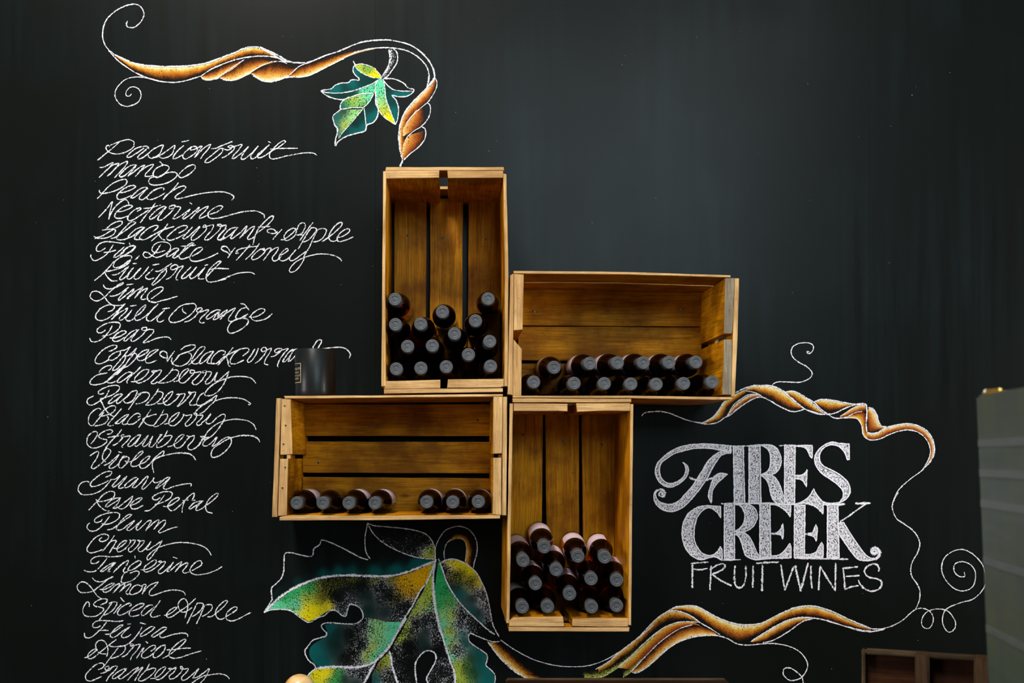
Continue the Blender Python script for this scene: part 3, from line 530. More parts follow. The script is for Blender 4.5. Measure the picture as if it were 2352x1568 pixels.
# name, label, then sections (x0, y0, scale, lines): S width pts / P width pts(closed outline + speckled fill) / F pts | x,y,colour,cover ... / L ramp edge | edge
ART = [
("chalk_lettering","large white chalk word AIRES in speckled serif capitals with a curling A",[
(1480,990,7.128,"""P 3.2 !625,510 690,550 720,620 705,710 640,800 530,880 420,915 320,890 230,810 185,720 180,640 210,530 290,440 400,350 550,270 700,230 900,210 1100,212 1300,230 !1395,240 !1400,330 1250,310 1100,285 950,275 800,285 620,325 480,370 370,440 290,500 250,570 245,660 260,740 310,810 380,850 470,850 560,810 640,740 670,660 675,600 660,550
S 4.5 1410,225 1416,290 1410,355 1340,340
P 3.2 !1380,345 1270,330 1180,370 1100,430 1020,520 950,640 880,750 800,880 730,960 640,1060 560,1140 450,1190 340,1190 240,1150 190,1080 178,1020 200,985 !240,955 200,960 160,1020 155,1110 190,1190 270,1270 380,1310 480,1310 600,1260 700,1180 800,1070 900,950 970,850 1040,740 1110,600 1180,490 1250,400
S 6 240,955 300,960 335,1010 320,1060 270,1065 240,1040 250,1000 290,995 300,1030 270,1040
S 6 735,750 800,785 900,810 1000,800 1100,770 1210,710
P 3.2 !1355,705 1280,690 1200,700 1130,780 1090,870 1060,980 1050,1080 !1095,1175 1100,1080 1110,980 1140,920 1200,840 1290,760
P 3.4 !1455,245 !1615,245 !1640,1180 !1470,1180
S 4 1425,245 1700,240 1850,225 2010,225
P 3.4 !1710,240 !1890,240 !1905,1180 !1710,1180
P 3.4 !1890,225 2000,222 2090,235 2180,300 2230,420 2235,520 2200,620 2130,690 !2060,710 !1895,712 1960,690 2030,640 2060,540 2060,400 2030,310 1960,250
S 4 1255,1185 1700,1182 2270,1188"""),
(1740,990,7.128,"""P 3.4 !40,715 120,700 220,715 300,780 360,880 400,1000 450,1110 !500,1200 !330,1190 250,1120 210,1000 180,880 130,780
P 3.4 !440,230 !612,230 !600,1200 !440,1200
S 4 350,235 600,233 900,232
P 3.2 !612,240 !895,235 !890,445 850,400 820,320 760,265
P 3.2 !610,725 720,720 780,680 !808,625 !797,910 765,850 720,795 !610,770
P 3.2 !600,1195 720,1155 820,1090 880,1010 !915,942 !938,1000 1000,1090 !1070,1165 !1068,1355 1010,1280 920,1220 !780,1168 !600,1203
P 3.4 !1490,210 1400,205 1300,195 1220,178 1110,215 1000,300 940,400 935,500 980,610 1060,700 1180,780 1290,860 1370,940 1400,1020 1385,1100 !1330,1165 1430,1120 1490,1050 1510,960 1480,850 1400,760 1290,680 1170,620 1060,560 1010,470 1010,380 1060,290 1140,235 1230,222 1330,252 1410,335 !1465,465 !1495,460
S 5 938,1000 1010,1110 1090,1165 1200,1182 1340,1165 1430,1110""")]),
("chalk_lettering","large white chalk word CREEK in speckled serif capitals with a curled K",[
(1540,1150,7.128,"""P 3.4 !815,90 700,85 560,78 430,112 300,200 220,330 190,480 195,620 240,760 330,880 440,950 540,955 620,930 700,910 760,925 !845,975 !840,800 !810,745 780,810 700,880 600,890 510,850 430,750 385,620 385,480 410,330 470,210 560,130 640,110 720,150 780,210 !820,275
P 3.4 !880,65 !1045,65 !1045,960 !880,965
S 4 825,45 1100,40 1700,36
S 4 860,968 1000,965 1150,960
P 3.4 !1045,62 1120,65 1180,130 1215,220 1200,350 1140,440 !1045,505 !1200,508 1300,460 1380,370 1420,250 1390,140 1310,70 !1200,42
P 3.4 !1045,545 !1110,515 1200,525 1280,580 1340,680 1390,790 1440,890 !1530,945 1430,960 1330,945 1230,890 1190,780 1150,650 1100,570
P 3.4 !1460,45 !1625,45 !1640,930 !1460,935
P 3.2 !1630,55 1740,70 1830,120 1900,180 !1960,262 !1970,60
S 5 1640,532 1810,528
P 3.2 !1740,515 1800,470 !1835,370 !1845,480 !1833,628 1810,560 !1740,545
P 3.2 !1640,900 1760,890 1860,820 !1950,690 !1972,760 !1970,932 !1640,935
S 4.5 1420,950 1700,938 1980,930"""),
(1750,1150,7.128,"""P 3.4 !530,75 !700,68 !692,925 !525,930
S 4.5 700,40 830,70 920,130 1000,215
S 4.5 700,538 850,545
P 3.2 !750,530 820,520 850,470 !880,385 !903,460 !888,662 850,590 !750,552
P 3.2 !690,880 800,870 880,840 920,770 !970,677 !998,720 !995,930 !690,930
S 4.5 525,935 800,942 1100,948 1410,952
P 3.4 !1070,62 !1240,62 !1258,930 !1065,930
S 6.5 1000,60 1150,62 1360,50
S 4.5 1275,342 1440,230 1690,50
S 6.5 1525,40 1775,36
P 3.4 !1240,370 !1330,352 1400,465 1500,620 1610,780 1700,890 !1790,938 !1870,945 1760,972 1620,972 1530,920 1450,820 1350,680 !1258,535
S 9 1790,950 1870,940 1915,890 1915,820 1880,775 1825,770 1790,815 1820,858 1870,845 1850,800 1815,815""")]),
("chalk_lettering","white chalk words FRUIT WINES in thin plain capitals",[
(1540,1150,7.128,"""S 5 360,1040 358,1200 355,1425
S 4 330,1025 480,1010 620,1000
S 4.5 345,1110 480,1125 605,1100
S 5 665,1060 658,1200 645,1460
S 4.5 640,1130 760,1050 870,1030 890,1070 840,1130 680,1200
S 5 680,1200 820,1300 1000,1388
S 5 1055,1055 1045,1200 1052,1350 1110,1420 1190,1380 1230,1250 1230,1060
S 5 1350,1060 1345,1420
S 5 1400,1020 1600,1005 1770,1000
S 5.5 1505,1045 1495,1475
S 5 1805,1040 1835,1250 1870,1460 !1870,1460 1940,1270 2015,1070
S 5.5 2040,1055 2080,1250 2130,1475 !2130,1475 2190,1240 2250,1010"""),
(1750,1150,7.128,"""S 5 800,1060 800,1250 820,1440
S 5 955,1065 935,1250 925,1460
S 5 955,1070 1070,1270 1195,1470
S 5.5 1205,1000 1200,1200 1195,1475
S 5 1325,1090 1345,1280 1355,1450
S 4.5 1310,1105 1570,1075
S 4.5 1360,1235 1595,1220
S 4.5 1350,1450 1460,1405 1580,1385
S 5 1905,1155 1915,1100 1880,1045 1810,1030 1720,1070 1675,1140 1700,1210 1770,1255 1870,1270 1940,1310 1955,1370 1910,1440 1800,1475 1700,1450 1610,1370 1575,1290""")]),
("chalk_vine","twisted orange and brown chalk vine with white tendrils above the list",[
(200,0,4.704,"""L g 300,590 400,640 520,685 680,712 860,720 1000,718 1140,708 1300,680 1440,632 1600,570 1700,525 1790,512 1880,520 1980,562 2060,610 | 320,630 450,735 560,800 680,848 800,878 920,888 1040,875 1150,845 1230,815 1350,750 1480,690 1600,650 1750,617 1900,607 2060,625
L d 1230,820 1400,735 1560,668 1700,640 | 1240,838 1280,860 1370,858 1520,785 1640,700
L d 1430,830 1550,750 1680,665 1800,628 1950,640 2100,665 | 1440,840 1510,865 1620,862 1750,800 1880,720 2000,680
L d 1760,790 1880,722 2000,675 2120,685 2240,725 2380,725 | 1780,800 1850,850 1950,880 2080,865 2190,815 2260,745
S 3.4 440,228 425,260 435,290 475,300 520,292 580,240 615,170 605,110 560,60 500,48 420,65 320,115 240,180 195,250 172,340 175,430 210,510 270,570 320,610
S 3 480,1015 460,1040 425,1035 425,990 460,950 510,940 560,965 585,1020 565,1090 500,1135 420,1150 350,1120 310,1060 305,1000 340,930 420,860 520,835 620,840 740,870 830,890
S 3.2 230,540 330,650 450,740 560,805 680,850 800,880 920,893 1040,880 1150,850 1230,825
S 4 300,590 400,640 520,685 680,712 860,720 1000,718 1140,708 1300,680 1440,630 1600,570 1700,525 1790,510 1880,518 1980,560 2080,610 2150,655 2240,680 2360,682
S 3.4 1230,825 1350,745 1480,690 1600,648 1750,618 1900,608 2050,625 2140,670
S 3.4 1235,830 1260,858 1330,864 1430,842
S 2.6 1430,835 1550,745 1700,645
S 3.4 1440,842 1500,868 1600,866 1700,825 1770,790
S 2.6 1760,790 1880,715 2000,670 2110,668 2160,690
S 3.6 1780,800 1850,852 1950,884 2050,874 2180,822"""),
(600,60,4.611,"""L d 300,520 400,430 520,388 700,335 900,275 1040,250 1200,230 | 310,542 420,542 540,512 700,432 880,342 1040,280 1200,245
S 3.6 0,580 100,590 200,560 310,540 420,542 540,512 700,432 880,342
S 2.6 300,525 400,430 520,385
S 4 0,240 100,290 200,350 280,380 400,392 520,380 680,315 820,270 960,210 1080,170 1200,155 1340,150 1460,170 1580,205 1680,270 1760,350 1810,430 1835,520 1820,590 1760,640
S 3.6 880,335 1000,280 1140,245 1300,230 1440,240 1560,270 1660,330 1730,400 1770,480 1775,560 1755,650
L s 1350,250 1362,330 1350,410 1310,490 1270,540 | 1400,250 1425,310 1415,380 1380,450 1310,550
S 3 1350,250 1362,330 1350,410 1310,490 1270,540
S 3.6 1400,240 1440,290 1440,380 1400,450 1340,530 1300,560
L c 1835,550 1760,650 1640,770 1540,880 1480,1000 1460,1110 1465,1250 1490,1400 | 1850,600 1800,740 1710,840 1600,940 1545,1030 1520,1150 1515,1250 1500,1410
L e 1640,890 1560,990 1505,1080 1500,1170 | 1705,870 1722,950 1710,1020 1640,1090
L e 1550,1160 1505,1250 1490,1400 | 1720,1110 1705,1220 1620,1310 1510,1415
S 4 1835,545 1760,650 1660,750 1560,860 1490,980 1465,1080 1455,1160 1465,1280 1485,1380 1495,1420 1465,1485
S 3.4 1500,1420 1475,1490
S 2.6 1835,545 1860,590 1850,670 1800,760 1760,812
S 2.8 1760,812 1790,850 1785,940 1740,1020 1690,1065
S 3 1700,1065 1740,1100 1735,1190 1670,1280 1580,1350 1510,1420
S 2.2 1760,812 1700,860 1600,950 1540,1030
S 2.2 1700,1065 1620,1110 1550,1170""")]),
("chalk_leaf","small teal and yellow-green chalk vine leaf with white outline left of the tall upper crate",[
(600,60,4.611,"""F 975,370 1000,410 1060,400 1180,435 1230,480 !1275,545 1180,545 1090,510 1010,450 | 1000,420,yg,.9 1150,460,mg,.8 1180,530,y,.95 1235,520,y,.9
F 990,415 970,460 990,510 1040,570 960,570 920,600 780,630 740,665 !700,698 830,705 960,685 1080,645 1180,605 !1250,560 1180,545 1090,510 1010,450 | 1010,500,t,.95 950,600,t,.95 780,670,t,.95 1050,570,dt,.95 1150,580,dt,.8 1100,520,dt,.9 900,650,dt,.95
F !640,690 700,740 860,780 930,760 1050,720 !1190,705 !1240,575 1180,615 1080,655 960,695 830,715 700,708 | 720,735,dt,.9 850,745,dt,.9 980,720,dt,.95 1100,680,mi,.75 1190,640,mi,.85
F 930,750 870,790 840,830 !850,875 960,865 !1080,865 1140,810 !1190,715 1050,725 | 980,770,yg,.9 930,820,mg,.9 860,850,t,.9 1050,790,lg,.9 1150,750,mi,.85 1080,850,mg,.7
F !850,885 775,945 770,990 800,1080 !815,1185 870,1110 960,1010 !1080,880 | 800,980,t,.9 820,1080,t,.9 900,910,dt,.8 1000,910,lg,.85 950,960,lg,.85 880,1060,yg,.85
F !830,1190 900,1100 1000,990 !1085,890 1100,980 !1110,1060 1090,1110 980,1140 | 900,1120,dt,.9 1000,1020,dt,.6 1060,950,dt,.8 1090,1090,t,.95 980,1130,t,.9
F !1095,870 1150,800 !1190,730 1215,820 1235,900 1225,970 !1120,1050 | 1130,880,dt,.8 1180,800,dt,.7 1160,1000,t,.9 1215,960,t,.9
F !1275,545 1230,580 1205,680 1225,800 1250,900 1320,980 !1425,1045 1360,880 1320,760 1305,650 | 1250,600,mi,.9 1250,700,mi,.85 1270,800,lg,.8 1290,890,yg,.8 1360,980,y,1 1400,1030,y,1
F !1310,600 1350,650 1420,690 !1590,700 1540,740 !1385,735 1430,790 1455,880 1440,980 !1420,1020 1365,880 1330,760 | 1340,680,dt,.9 1450,715,t,.95 1550,715,t,.9 1390,820,dt,.95 1420,900,t,.9 1420,990,t,.95
S 2.6 975,370 1000,410 1060,400 1180,435 1230,480 1275,545
S 2.6 975,370 1010,450 1090,510 1180,545 1270,555
S 3.2 990,415 970,460 990,510 1040,570 960,570 920,600 850,605 780,630 740,665 630,685
S 3 630,685 700,705 830,710 960,690 1080,650 1180,610 1240,570
S 3.2 630,685 680,730 760,765 860,780 930,760 1050,720 1190,712
S 3.2 930,750 870,790 840,830 850,880 960,865 1080,865
S 2.4 1080,865 1140,810 1190,720
S 3.6 850,880 770,940 760,980 780,1050 810,1100 790,1200 785,1270 820,1220 900,1170 1000,1140 1100,1110 1120,1050 1190,1020 1230,960 1240,880 1215,820 1215,700
S 2.4 820,1190 870,1120 960,1020 1060,900 1080,870
S 2.6 1090,870 1100,950 1110,1050
S 3 1275,545 1230,580 1205,680 1225,800 1250,900 1320,980 1425,1045
S 2.6 1290,560 1310,650 1320,760 1360,880 1425,1045
S 3 1300,580 1350,640 1420,680 1520,690 1600,690
S 3.2 1310,560 1400,560 1500,600 1560,660 1615,670 1600,710 1540,745 1460,750 1385,735 1430,790 1455,880 1445,980 1425,1040""")]),
("chalk_vine","twisted orange chalk vine arching above the word AIRES with curled white tendrils",[
(1460,770,4.752,"""L g 720,955 830,900 900,820 960,730 1020,690 1090,640 1180,600 | 790,965 900,940 980,890 1010,820 1060,750 1140,690 1230,620
L c 1000,885 1050,800 1130,720 1230,660 1340,640 | 1030,880 1100,810 1200,740 1290,690 1370,670
L g 1180,600 1280,555 1400,548 1500,560 1600,605 1680,670 1760,740 1840,795 | 1200,605 1300,620 1370,660 1470,710 1580,770 1700,815 1840,800
L g 1620,620 1700,608 1790,635 1870,690 1950,760 2040,840 2080,850 | 1650,640 1700,690 1760,750 1850,805 1950,840 2060,860
S 3 1895,180 1868,175 1875,195 1900,198 1935,160 1935,110 1895,85 1830,80 1760,95 1710,130 1695,190 1725,250 1790,300 1870,345 1920,400 1915,450 1860,490 1780,512 1660,508 1550,508 1500,530 1485,555
S 3 65,880 100,845 180,832 270,830 370,850 470,890 580,930 700,955 780,965
S 3 720,955 830,900 900,820 960,730 1020,690
S 4.2 1090,625 1180,580 1280,552 1400,545 1500,556 1600,603 1680,668 1760,738 1840,800
S 3.4 700,958 800,968 900,945 980,890 1030,870 1100,810 1200,740 1290,690 1370,672 1450,705 1560,770 1680,825 1760,828 1850,800
S 2.8 1000,880 1060,770 1140,700 1230,650 1340,640
S 2.6 1200,605 1300,625 1380,665
S 3.4 1620,625 1700,608 1790,635 1870,690 1950,760 2040,840 2090,850
S 3.4 1840,800 1900,830 2000,860 2100,860"""),
(1850,880,5.7025,"""L g 110,245 200,215 350,225 500,255 640,275 | 130,270 200,335 300,385 400,380 500,335 600,285
L c 450,430 520,385 600,330 700,285 780,280 | 460,450 560,430 650,395 740,372 800,360
L b 480,452 640,455 700,490 735,560 745,640 770,700 830,735 | 540,435 740,375 790,430 785,520 795,600 805,650 840,690
L c 830,320 890,345 935,420 960,510 1000,560 1060,575 | 800,430 800,540 815,620 860,638 930,620 1010,590
L c 800,650 880,660 960,640 1050,585 1180,553 1300,533 1420,545 1540,595 1615,662 1665,760 1680,870 1665,960 1615,1040 1555,1105 | 810,728 880,742 960,728 1080,678 1200,632 1330,610 1450,632 1540,690 1600,770 1630,870 1620,960 1588,1030 1550,1100
S 4 110,245 200,213 350,222 500,252 640,275 740,265 790,280 800,330 800,420 790,520 800,640
S 3.4 0,185 110,250 200,340 300,400 400,385 500,335 640,285 780,285
S 3 0,340 120,380 220,405 300,410 340,440 400,458 480,455 640,455 700,490 735,560 745,640 770,700 830,738 900,742 980,725 1080,678 1200,632 1330,610 1450,632 1540,690 1600,770 1630,870 1620,960 1588,1030 1540,1110
S 3.4 820,315 880,335 930,410 955,500 1000,560 1060,568
S 3.6 800,640 860,655 940,645 1050,580 1180,548 1300,530 1420,540 1540,590 1620,660 1670,760 1685,870 1670,960 1620,1040 1560,1105
S 2.4 480,455 560,430 650,385 740,365
S 3 1560,1100 1500,1160 1400,1230 1280,1330 1200,1420 1150,1540 1140,1568""")]),
("chalk_tendril","thin white chalk tendril running down beside the winery name to a spiral at the fridge",[
(1950,1130,3.58,"""S 3.4 405,0 365,70 355,130 385,210 450,260 520,310 565,370 580,430 560,500 520,570 505,640 520,700 555,750 580,810 575,890 545,960
S 3 270,1122 350,1100 440,1050 520,980 570,955 630,960 680,1000 690,1060 660,1115 610,1110 595,1060 620,1000 680,965 760,960 820,985 870,1060 865,1120 820,1150 780,1110 765,1050 780,980 830,940 920,905 1010,880 1085,815 1120,740 1110,640 1080,575 1010,505 930,470 850,485 780,540 757,630 790,720 860,790 940,810 1015,770 1035,670 1000,600 930,570 865,590 860,650 900,690 945,690 940,655""")]),
("chalk_vine","long gold and brown chalk vine sweeping under the lower tall crate",[
(1420,1350,4.704,"""L g 560,232 640,202 750,190 850,202 950,252 1100,332 1250,382 1400,397 1550,377 1700,302 1850,232 1980,197 2120,197 2250,232 2352,272 2493,340 2728,440 | 600,240 720,260 850,330 950,400 1060,480 1180,550 1280,590 1400,575 1500,520 1650,430 1800,350 1950,320 2100,320 2230,345 2352,385 2493,423 2728,462
L g 1430,580 1550,500 1700,410 1820,350 1950,322 2080,322 | 1460,590 1570,585 1700,530 1820,460 1950,390 2060,350
L h -220,860 -100,790 0,700 130,600 250,500 350,390 450,300 560,245 680,255 800,310 880,370 | -200,960 -80,880 20,800 130,730 260,610 400,480 520,400 620,372 740,362 850,380
L b 0,860 130,745 250,625 400,495 520,415 640,372 760,367 850,387 900,420 | 150,880 230,800 330,700 430,600 530,520 640,440 750,405 850,400 910,430
L d 150,890 300,730 430,600 560,500 680,430 800,400 900,410 1000,450 | 170,912 280,880 400,780 540,650 680,570 800,525 950,510 1080,515
S 3.6 480,290 560,232 640,200 750,188 850,200 950,250 1100,330 1250,380 1400,395 1550,375 1700,300 1850,230 1980,195 2120,195 2250,230 2352,270 2493,338 2728,437
S 3 -250,880 -100,790 0,700 130,600 250,500 350,390 450,300 560,245 680,255 800,310 880,370 1000,440 1100,505
S 2.8 0,850 130,740 250,620 400,490 520,410 640,370 760,362 860,370
S 2.6 140,900 300,730 430,600 560,500 680,430 800,395
S 3.6 1430,580 1550,500 1700,410 1820,350 1950,320 2080,320 2230,345 2352,383 2493,423 2600,448 2728,466
S 3.2 1560,590 1680,560 1850,460 1990,360 2100,330
S 3.2 140,905 200,915 300,860 420,760 540,650 680,570 830,525 960,512 1080,515 1180,545 1280,600 1400,615 1560,600 1700,600 1850,630 1960,690 2030,780 2040,860 1990,950 1920,990 1840,990 1780,930 1790,870 1850,860 1920,900 1980,960 1998,1040"""),
(1040,1410,5.113,"""L h 420,335 500,440 620,570 740,670 860,745 1000,790 | 560,320 690,420 790,500 880,590 960,660 1080,740
L y 1500,650 1700,620 1900,550 2080,430 2300,260 | 1550,745 1740,745 1870,680 2000,585 2160,460 2352,280
L y 2000,640 2100,560 2250,430 | 2000,745 2090,685 2210,560
S 2.6 560,300 700,400 860,490 1000,550 1200,600 1400,615 1600,600 1800,530 2000,410 2200,260 2352,130
S 4 410,320 480,420 600,560 740,680 880,760"""),
(1950,1130,3.58,"""S 3 0,1045 80,1085 180,1120 290,1122
S 3.6 0,1110 80,1135 180,1145 290,1125""")]),
("chalk_leaf","big green and gold chalk vine leaf with thick white veins under the lower left crate",[
(600,1190,5.7025,"""F !150,1090 260,1000 420,900 600,820 800,760 1000,735 1200,725 1450,735 1650,735 1850,700 2050,630 !2250,550 1900,510 1500,500 1100,560 700,660 350,820 180,960 | 250,950,dt,.35 500,830,dt,.8 800,720,t,.7 1000,700,t,.8 1200,680,t,.8 1500,690,t,.85 1750,680,t,.95 2000,600,t,.95 1300,600,dt,.3 1600,590,dt,.4 700,665,dt,0 350,825,dt,0 1500,505,dt,0 1900,515,dt,.1 1100,565,dt,0 1300,535,dt,0 900,610,dt,0 520,740,dt,0 1700,505,dt,0
F !60,1210 200,1090 420,935 700,820 1000,775 1450,775 1850,745 !2265,580 2215,700 2150,855 2080,949 1966,1167 !1850,1345 1600,1340 !1350,1290 1290,1170 1160,1125 1110,1280 1000,1210 880,1210 740,1300 !620,1350 500,1280 390,1205 200,1190 | 150,1150,mi,.9 350,1020,g,.9 450,1120,mi,.8 450,960,g,.95 600,920,g,.85 600,1060,yg,.8 620,1180,y,.95 620,1290,y,1 720,1220,y,1 880,1160,y,.95 800,1040,ol,.75 900,900,ol,.5 1000,820,ol,.45 1060,1200,w,.55 1130,1090,w,.45 1000,1010,k,.15 1200,980,dt,.5 1400,1000,dt,.7 1400,1200,dt,.8 1500,810,ol,.75 1200,800,ol,.6 1700,790,ol,.8 1560,900,w,.2 1650,980,dt,.4 1850,820,go,.9 2100,700,go,1 1900,950,go,.75 2050,850,go,.95 1800,1060,ol,.5 1870,1180,w,.3 1780,1300,w,.45 1650,1230,dt,.6 1300,880,k,.2
F !1390,80 1640,110 1850,130 2030,160 2160,210 2240,300 2270,400 !2270,530 2130,520 1960,485 1780,415 1600,315 1470,200 | 2220,430,yg,.9 2170,500,yg,.8 2050,430,w,.4 1950,250,w,.25 1700,350,w,.35 1600,290,w,.3 1600,180,k,0 1850,190,k,0 2150,280,w,.1
S 3.4 35,1235 !145,1060 135,920 200,850 260,790 295,690 300,560 315,460 400,450 520,480 640,500 680,470 690,400 770,340 790,285 880,305 1050,380 1200,460 1320,520 1400,540
S 3 1390,60 1380,140 1360,250 1365,400 1390,480 1430,530
S 3.2 1390,60 1480,95 1640,110 1850,130 2030,160 2160,210 2240,300 2275,400 2280,530
S 3 1400,80 1470,200 1600,320 1780,420 1960,490 2130,525 2275,535
S 7 35,1235 150,1120 260,1020 420,920 600,835 800,775 1000,750 1200,745 1450,755 1650,755 1850,720 2050,650 2270,560
S 3.6 35,1235 120,1200 260,1190 390,1210 500,1290 600,1355 660,1350 740,1300 830,1270 880,1220 940,1200 1000,1220 1060,1270 1110,1280 1130,1200 1160,1130 1230,1135 1300,1180 1335,1260 1320,1320 1240,1375 1100,1380 940,1365 840,1370 790,1400 810,1450 860,1500 840,1545 740,1568"""),
(600,1340,6.877,"""F !1000,650 1200,625 1420,640 1600,590 !1640,530 1800,560 2000,600 !2220,600 2150,760 2050,930 1900,1110 1760,1230 1600,1280 1300,1300 !900,1310 850,1260 770,1160 760,1050 820,960 960,870 1060,800 1040,740 | 1050,700,t,.9 850,1050,t,1 850,1180,t,.9 950,1250,t,.8 1200,1000,dt,.75 1200,800,dt,.75 1400,800,k,.3 1350,1150,k,.3 1620,680,w,.45 1500,1200,w,.4 1600,950,w,.3 1800,640,lg,.8 1850,850,lg,.85 1750,1000,yg,.85 1650,1150,yg,.85 1750,750,lg,.7 2120,650,mi,.95 2050,850,mi,.95 1900,1060,mi,.9 1780,1180,mi,.8
F !730,1470 850,1350 1100,1330 1400,1340 1700,1300 !1780,1290 1700,1420 !1620,1580 !690,1580 | 900,1450,y,1 1050,1400,y,1 780,1540,yg,.9 1220,1420,g,.75 1150,1520,g,.75 1350,1500,dt,.7 1450,1390,w,.45 1600,1380,w,.4 1500,1540,dt,.7
S 3.6 1040,760 1020,820 940,850 820,890 750,970 690,1060 710,1140 760,1220 840,1280 850,1340 780,1400 720,1470
S 8 850,1340 1000,1320 1200,1310 1400,1320 1600,1300 1760,1250 1900,1130 2010,1010 2100,860 2200,680 2290,540
S 7 1800,1260 1740,1350 1690,1450 1620,1580"""),
(850,1340,6.877,"""F !140,1230 !300,1080 320,1160 400,1450 !430,1580 !30,1580 !30,1440 | 250,1200,yg,.8 180,1320,ol,.7 100,1500,t,.7 300,1450,w,.4 380,1560,w,.3
F !980,-380 990,20 1010,250 1050,500 1120,780 1200,1020 1270,1230 1320,1400 !1340,1580 !930,1580 900,1490 1000,1310 1040,1200 1030,1110 960,1060 880,1060 720,1250 715,1400 !730,1580 !440,1580 370,1300 !340,1120 380,950 500,750 620,500 740,280 870,50 | 900,200,yg,.9 980,-100,yg,.9 850,350,yg,.85 700,450,yg,.8 560,650,yg,.7 450,850,yg,.65 960,380,lg,.6 950,500,w,.4 750,620,w,.35 1050,650,w,.4 880,750,dt,.6 850,900,dt,.7 900,1000,dt,.5 1080,900,w,.4 450,1100,w,.35 600,1000,k,.15 450,1350,w,.4 1180,1250,w,.45 1250,1500,w,.4 600,1300,k,.1 1060,1080,k,.1
F !1070,-330 1110,-340 1210,-20 1290,150 1420,330 1600,520 1800,700 1980,830 !2040,900 1940,910 1700,820 !1590,780 1555,850 1580,920 1750,1050 1850,1130 1830,1280 1960,1430 !1960,1580 !1350,1580 1330,1390 1200,1010 1070,530 1020,200 | 1080,-200,g,1 1060,100,g,1 1080,350,g,1 1200,100,g,.9 1250,300,mg,.9 1150,480,lg,.9 1300,500,yg,.85 1250,750,yg,.85 1300,1000,yg,.75 1120,650,mi,.95 1180,900,mi,.95 1260,1150,mi,.9 1450,650,w,.4 1650,720,w,.4 1450,480,w,.4 1800,800,k,.1 1480,780,t,.85 1500,950,t,.85 1700,1100,t,.9 1850,1500,t,.9 1750,1300,t,.8 1360,1050,w,.35 1600,1200,dg,.9 1600,1400,dg,.9 1400,1300,yg,.8 1400,1450,yg,.9 1500,1350,dg,.8 1900,860,k,.1
S 7 300,1060 330,1150 350,1300 400,1460 440,1580
S 6 1005,-20 1020,250 1060,500 1130,780 1200,1020 1270,1230 1330,1400 1345,1580
S 4 740,1580 715,1400 720,1250 800,1120 880,1060 960,1060 1030,1110 1040,1200 990,1310 920,1430 890,1500 925,1580
S 3.4 1850,890 1700,830 1590,785 1555,840 1570,910 1650,980 1760,1050 1850,1130 1840,1240 1830,1290 1920,1370 1975,1450 1970,1580
S 3 1850,890 1940,915 2050,910"""),
(820,1190,6.008,"""F !1140,590 1240,575 1330,565 1430,592 1540,655 1640,750 1720,880 1780,1020 1830,1230 1870,1450 !1910,1560 1800,1520 1600,1340 1450,1190 1330,1030 1240,870 1180,680 | 1250,630,y,.9 1400,640,y,.95 1550,720,y,.95 1680,900,y,.95 1450,780,ol,.75 1350,800,ol,.45 1600,880,ol,.5 1200,680,w,.3 1700,1020,w,.55 1750,1200,w,.65 1830,1400,w,.6 1350,920,dt,.7 1430,1040,t,.95 1600,1260,t,.95 1720,1400,t,.9 1600,1100,dt,.8 1680,1280,dt,.7 1850,1500,k,.1
L h 1280,320 1350,285 1430,285 1480,315 1505,400 1500,500 1490,600 1530,650 | 1240,320 1320,210 1430,180 1540,220 1620,340 1645,450 1610,600 1600,700
S 5 560,1560 640,1400 750,1230 870,1000 950,900 1030,730 1078,580
S 6 1085,560 1055,750 1050,950 1065,1150 1100,1350 1150,1568
S 4 1125,555 1170,680 1240,880 1330,1040 1450,1200 1600,1350 1800,1530 1900,1600
S 3.6 1150,620 1240,570 1330,560 1430,590 1540,650 1640,740 1720,880 1780,1020 1830,1230 1870,1450 1920,1560 1960,1630
S 3 1075,560 1085,400 1140,270 1230,160 1380,110 1500,130 1590,200 1650,320 1655,470 1620,600 1605,690
S 2.6 1215,580 1200,480 1230,360 1290,290""")]),
]
# ---------------------------------------------------------------- chalk drawing
CC = dict(w='e9e7ee', mi='62cf9f', g='28a058', mg='4f9a48', lg='93cf80', yg='aab93c', y='ecd800', go='dca200', ol='77701c',
          dt='143f3a', t='0b706e', dg='1d4a26', k='171c18')
CC = {k: hexc(v) for k, v in CC.items()}
def rc(*a): return [(hexc(a[i]), a[i+1]) for i in range(0, len(a), 2)]
RAMP = dict(
    g=rc('ece6d8', .85, 'dccb80', .9, 'c88e2a', .95, 'a8601a', .92, '6a3810', .8, '2c1808', .6, '16120e', .3),
    c=rc('efe6d6', .9, 'e0c284', .92, 'c28038', .95, '9c5422', .95, '703410', .9, '4a200c', .7),
    e=rc('e8cc90', .8, 'c48438', .9, 'a05a22', .95, '783a12', .9, '4a200c', .6),
    d=rc('1c120c', .5, '4a240c', .75, '8c4c18', .9, 'bd7c2c', .93, 'dcae5c', .93, 'ece0b4', .9),
    b=rc('e6d090', .85, 'd09a34', .95, 'b86c1c', .95, '8e4212', .92, '60280c', .85),
    h=rc('e8d8a0', .85, 'cf9a38', .92, 'a06018', .85, '4e2a0c', .7, '1e140c', .4, '14120e', .1),
    y=rc('14120e', .05, '2a2410', .3, '5a541c', .5, '9aa040', .7, 'c8cc80', .75),
    s=rc('e9e7ee', .75, 'e9e7ee', .5, 'e9e7ee', .4, 'e9e7ee', .2))
def parse(s, x0, y0, sc):
    out = []
    for p in s.split():
        hard = p[0] == '!'
        a, b = p.lstrip('!').split(',')
        out.append((Vector((x0+float(a)/sc, y0+float(b)/sc)), hard))
    return out
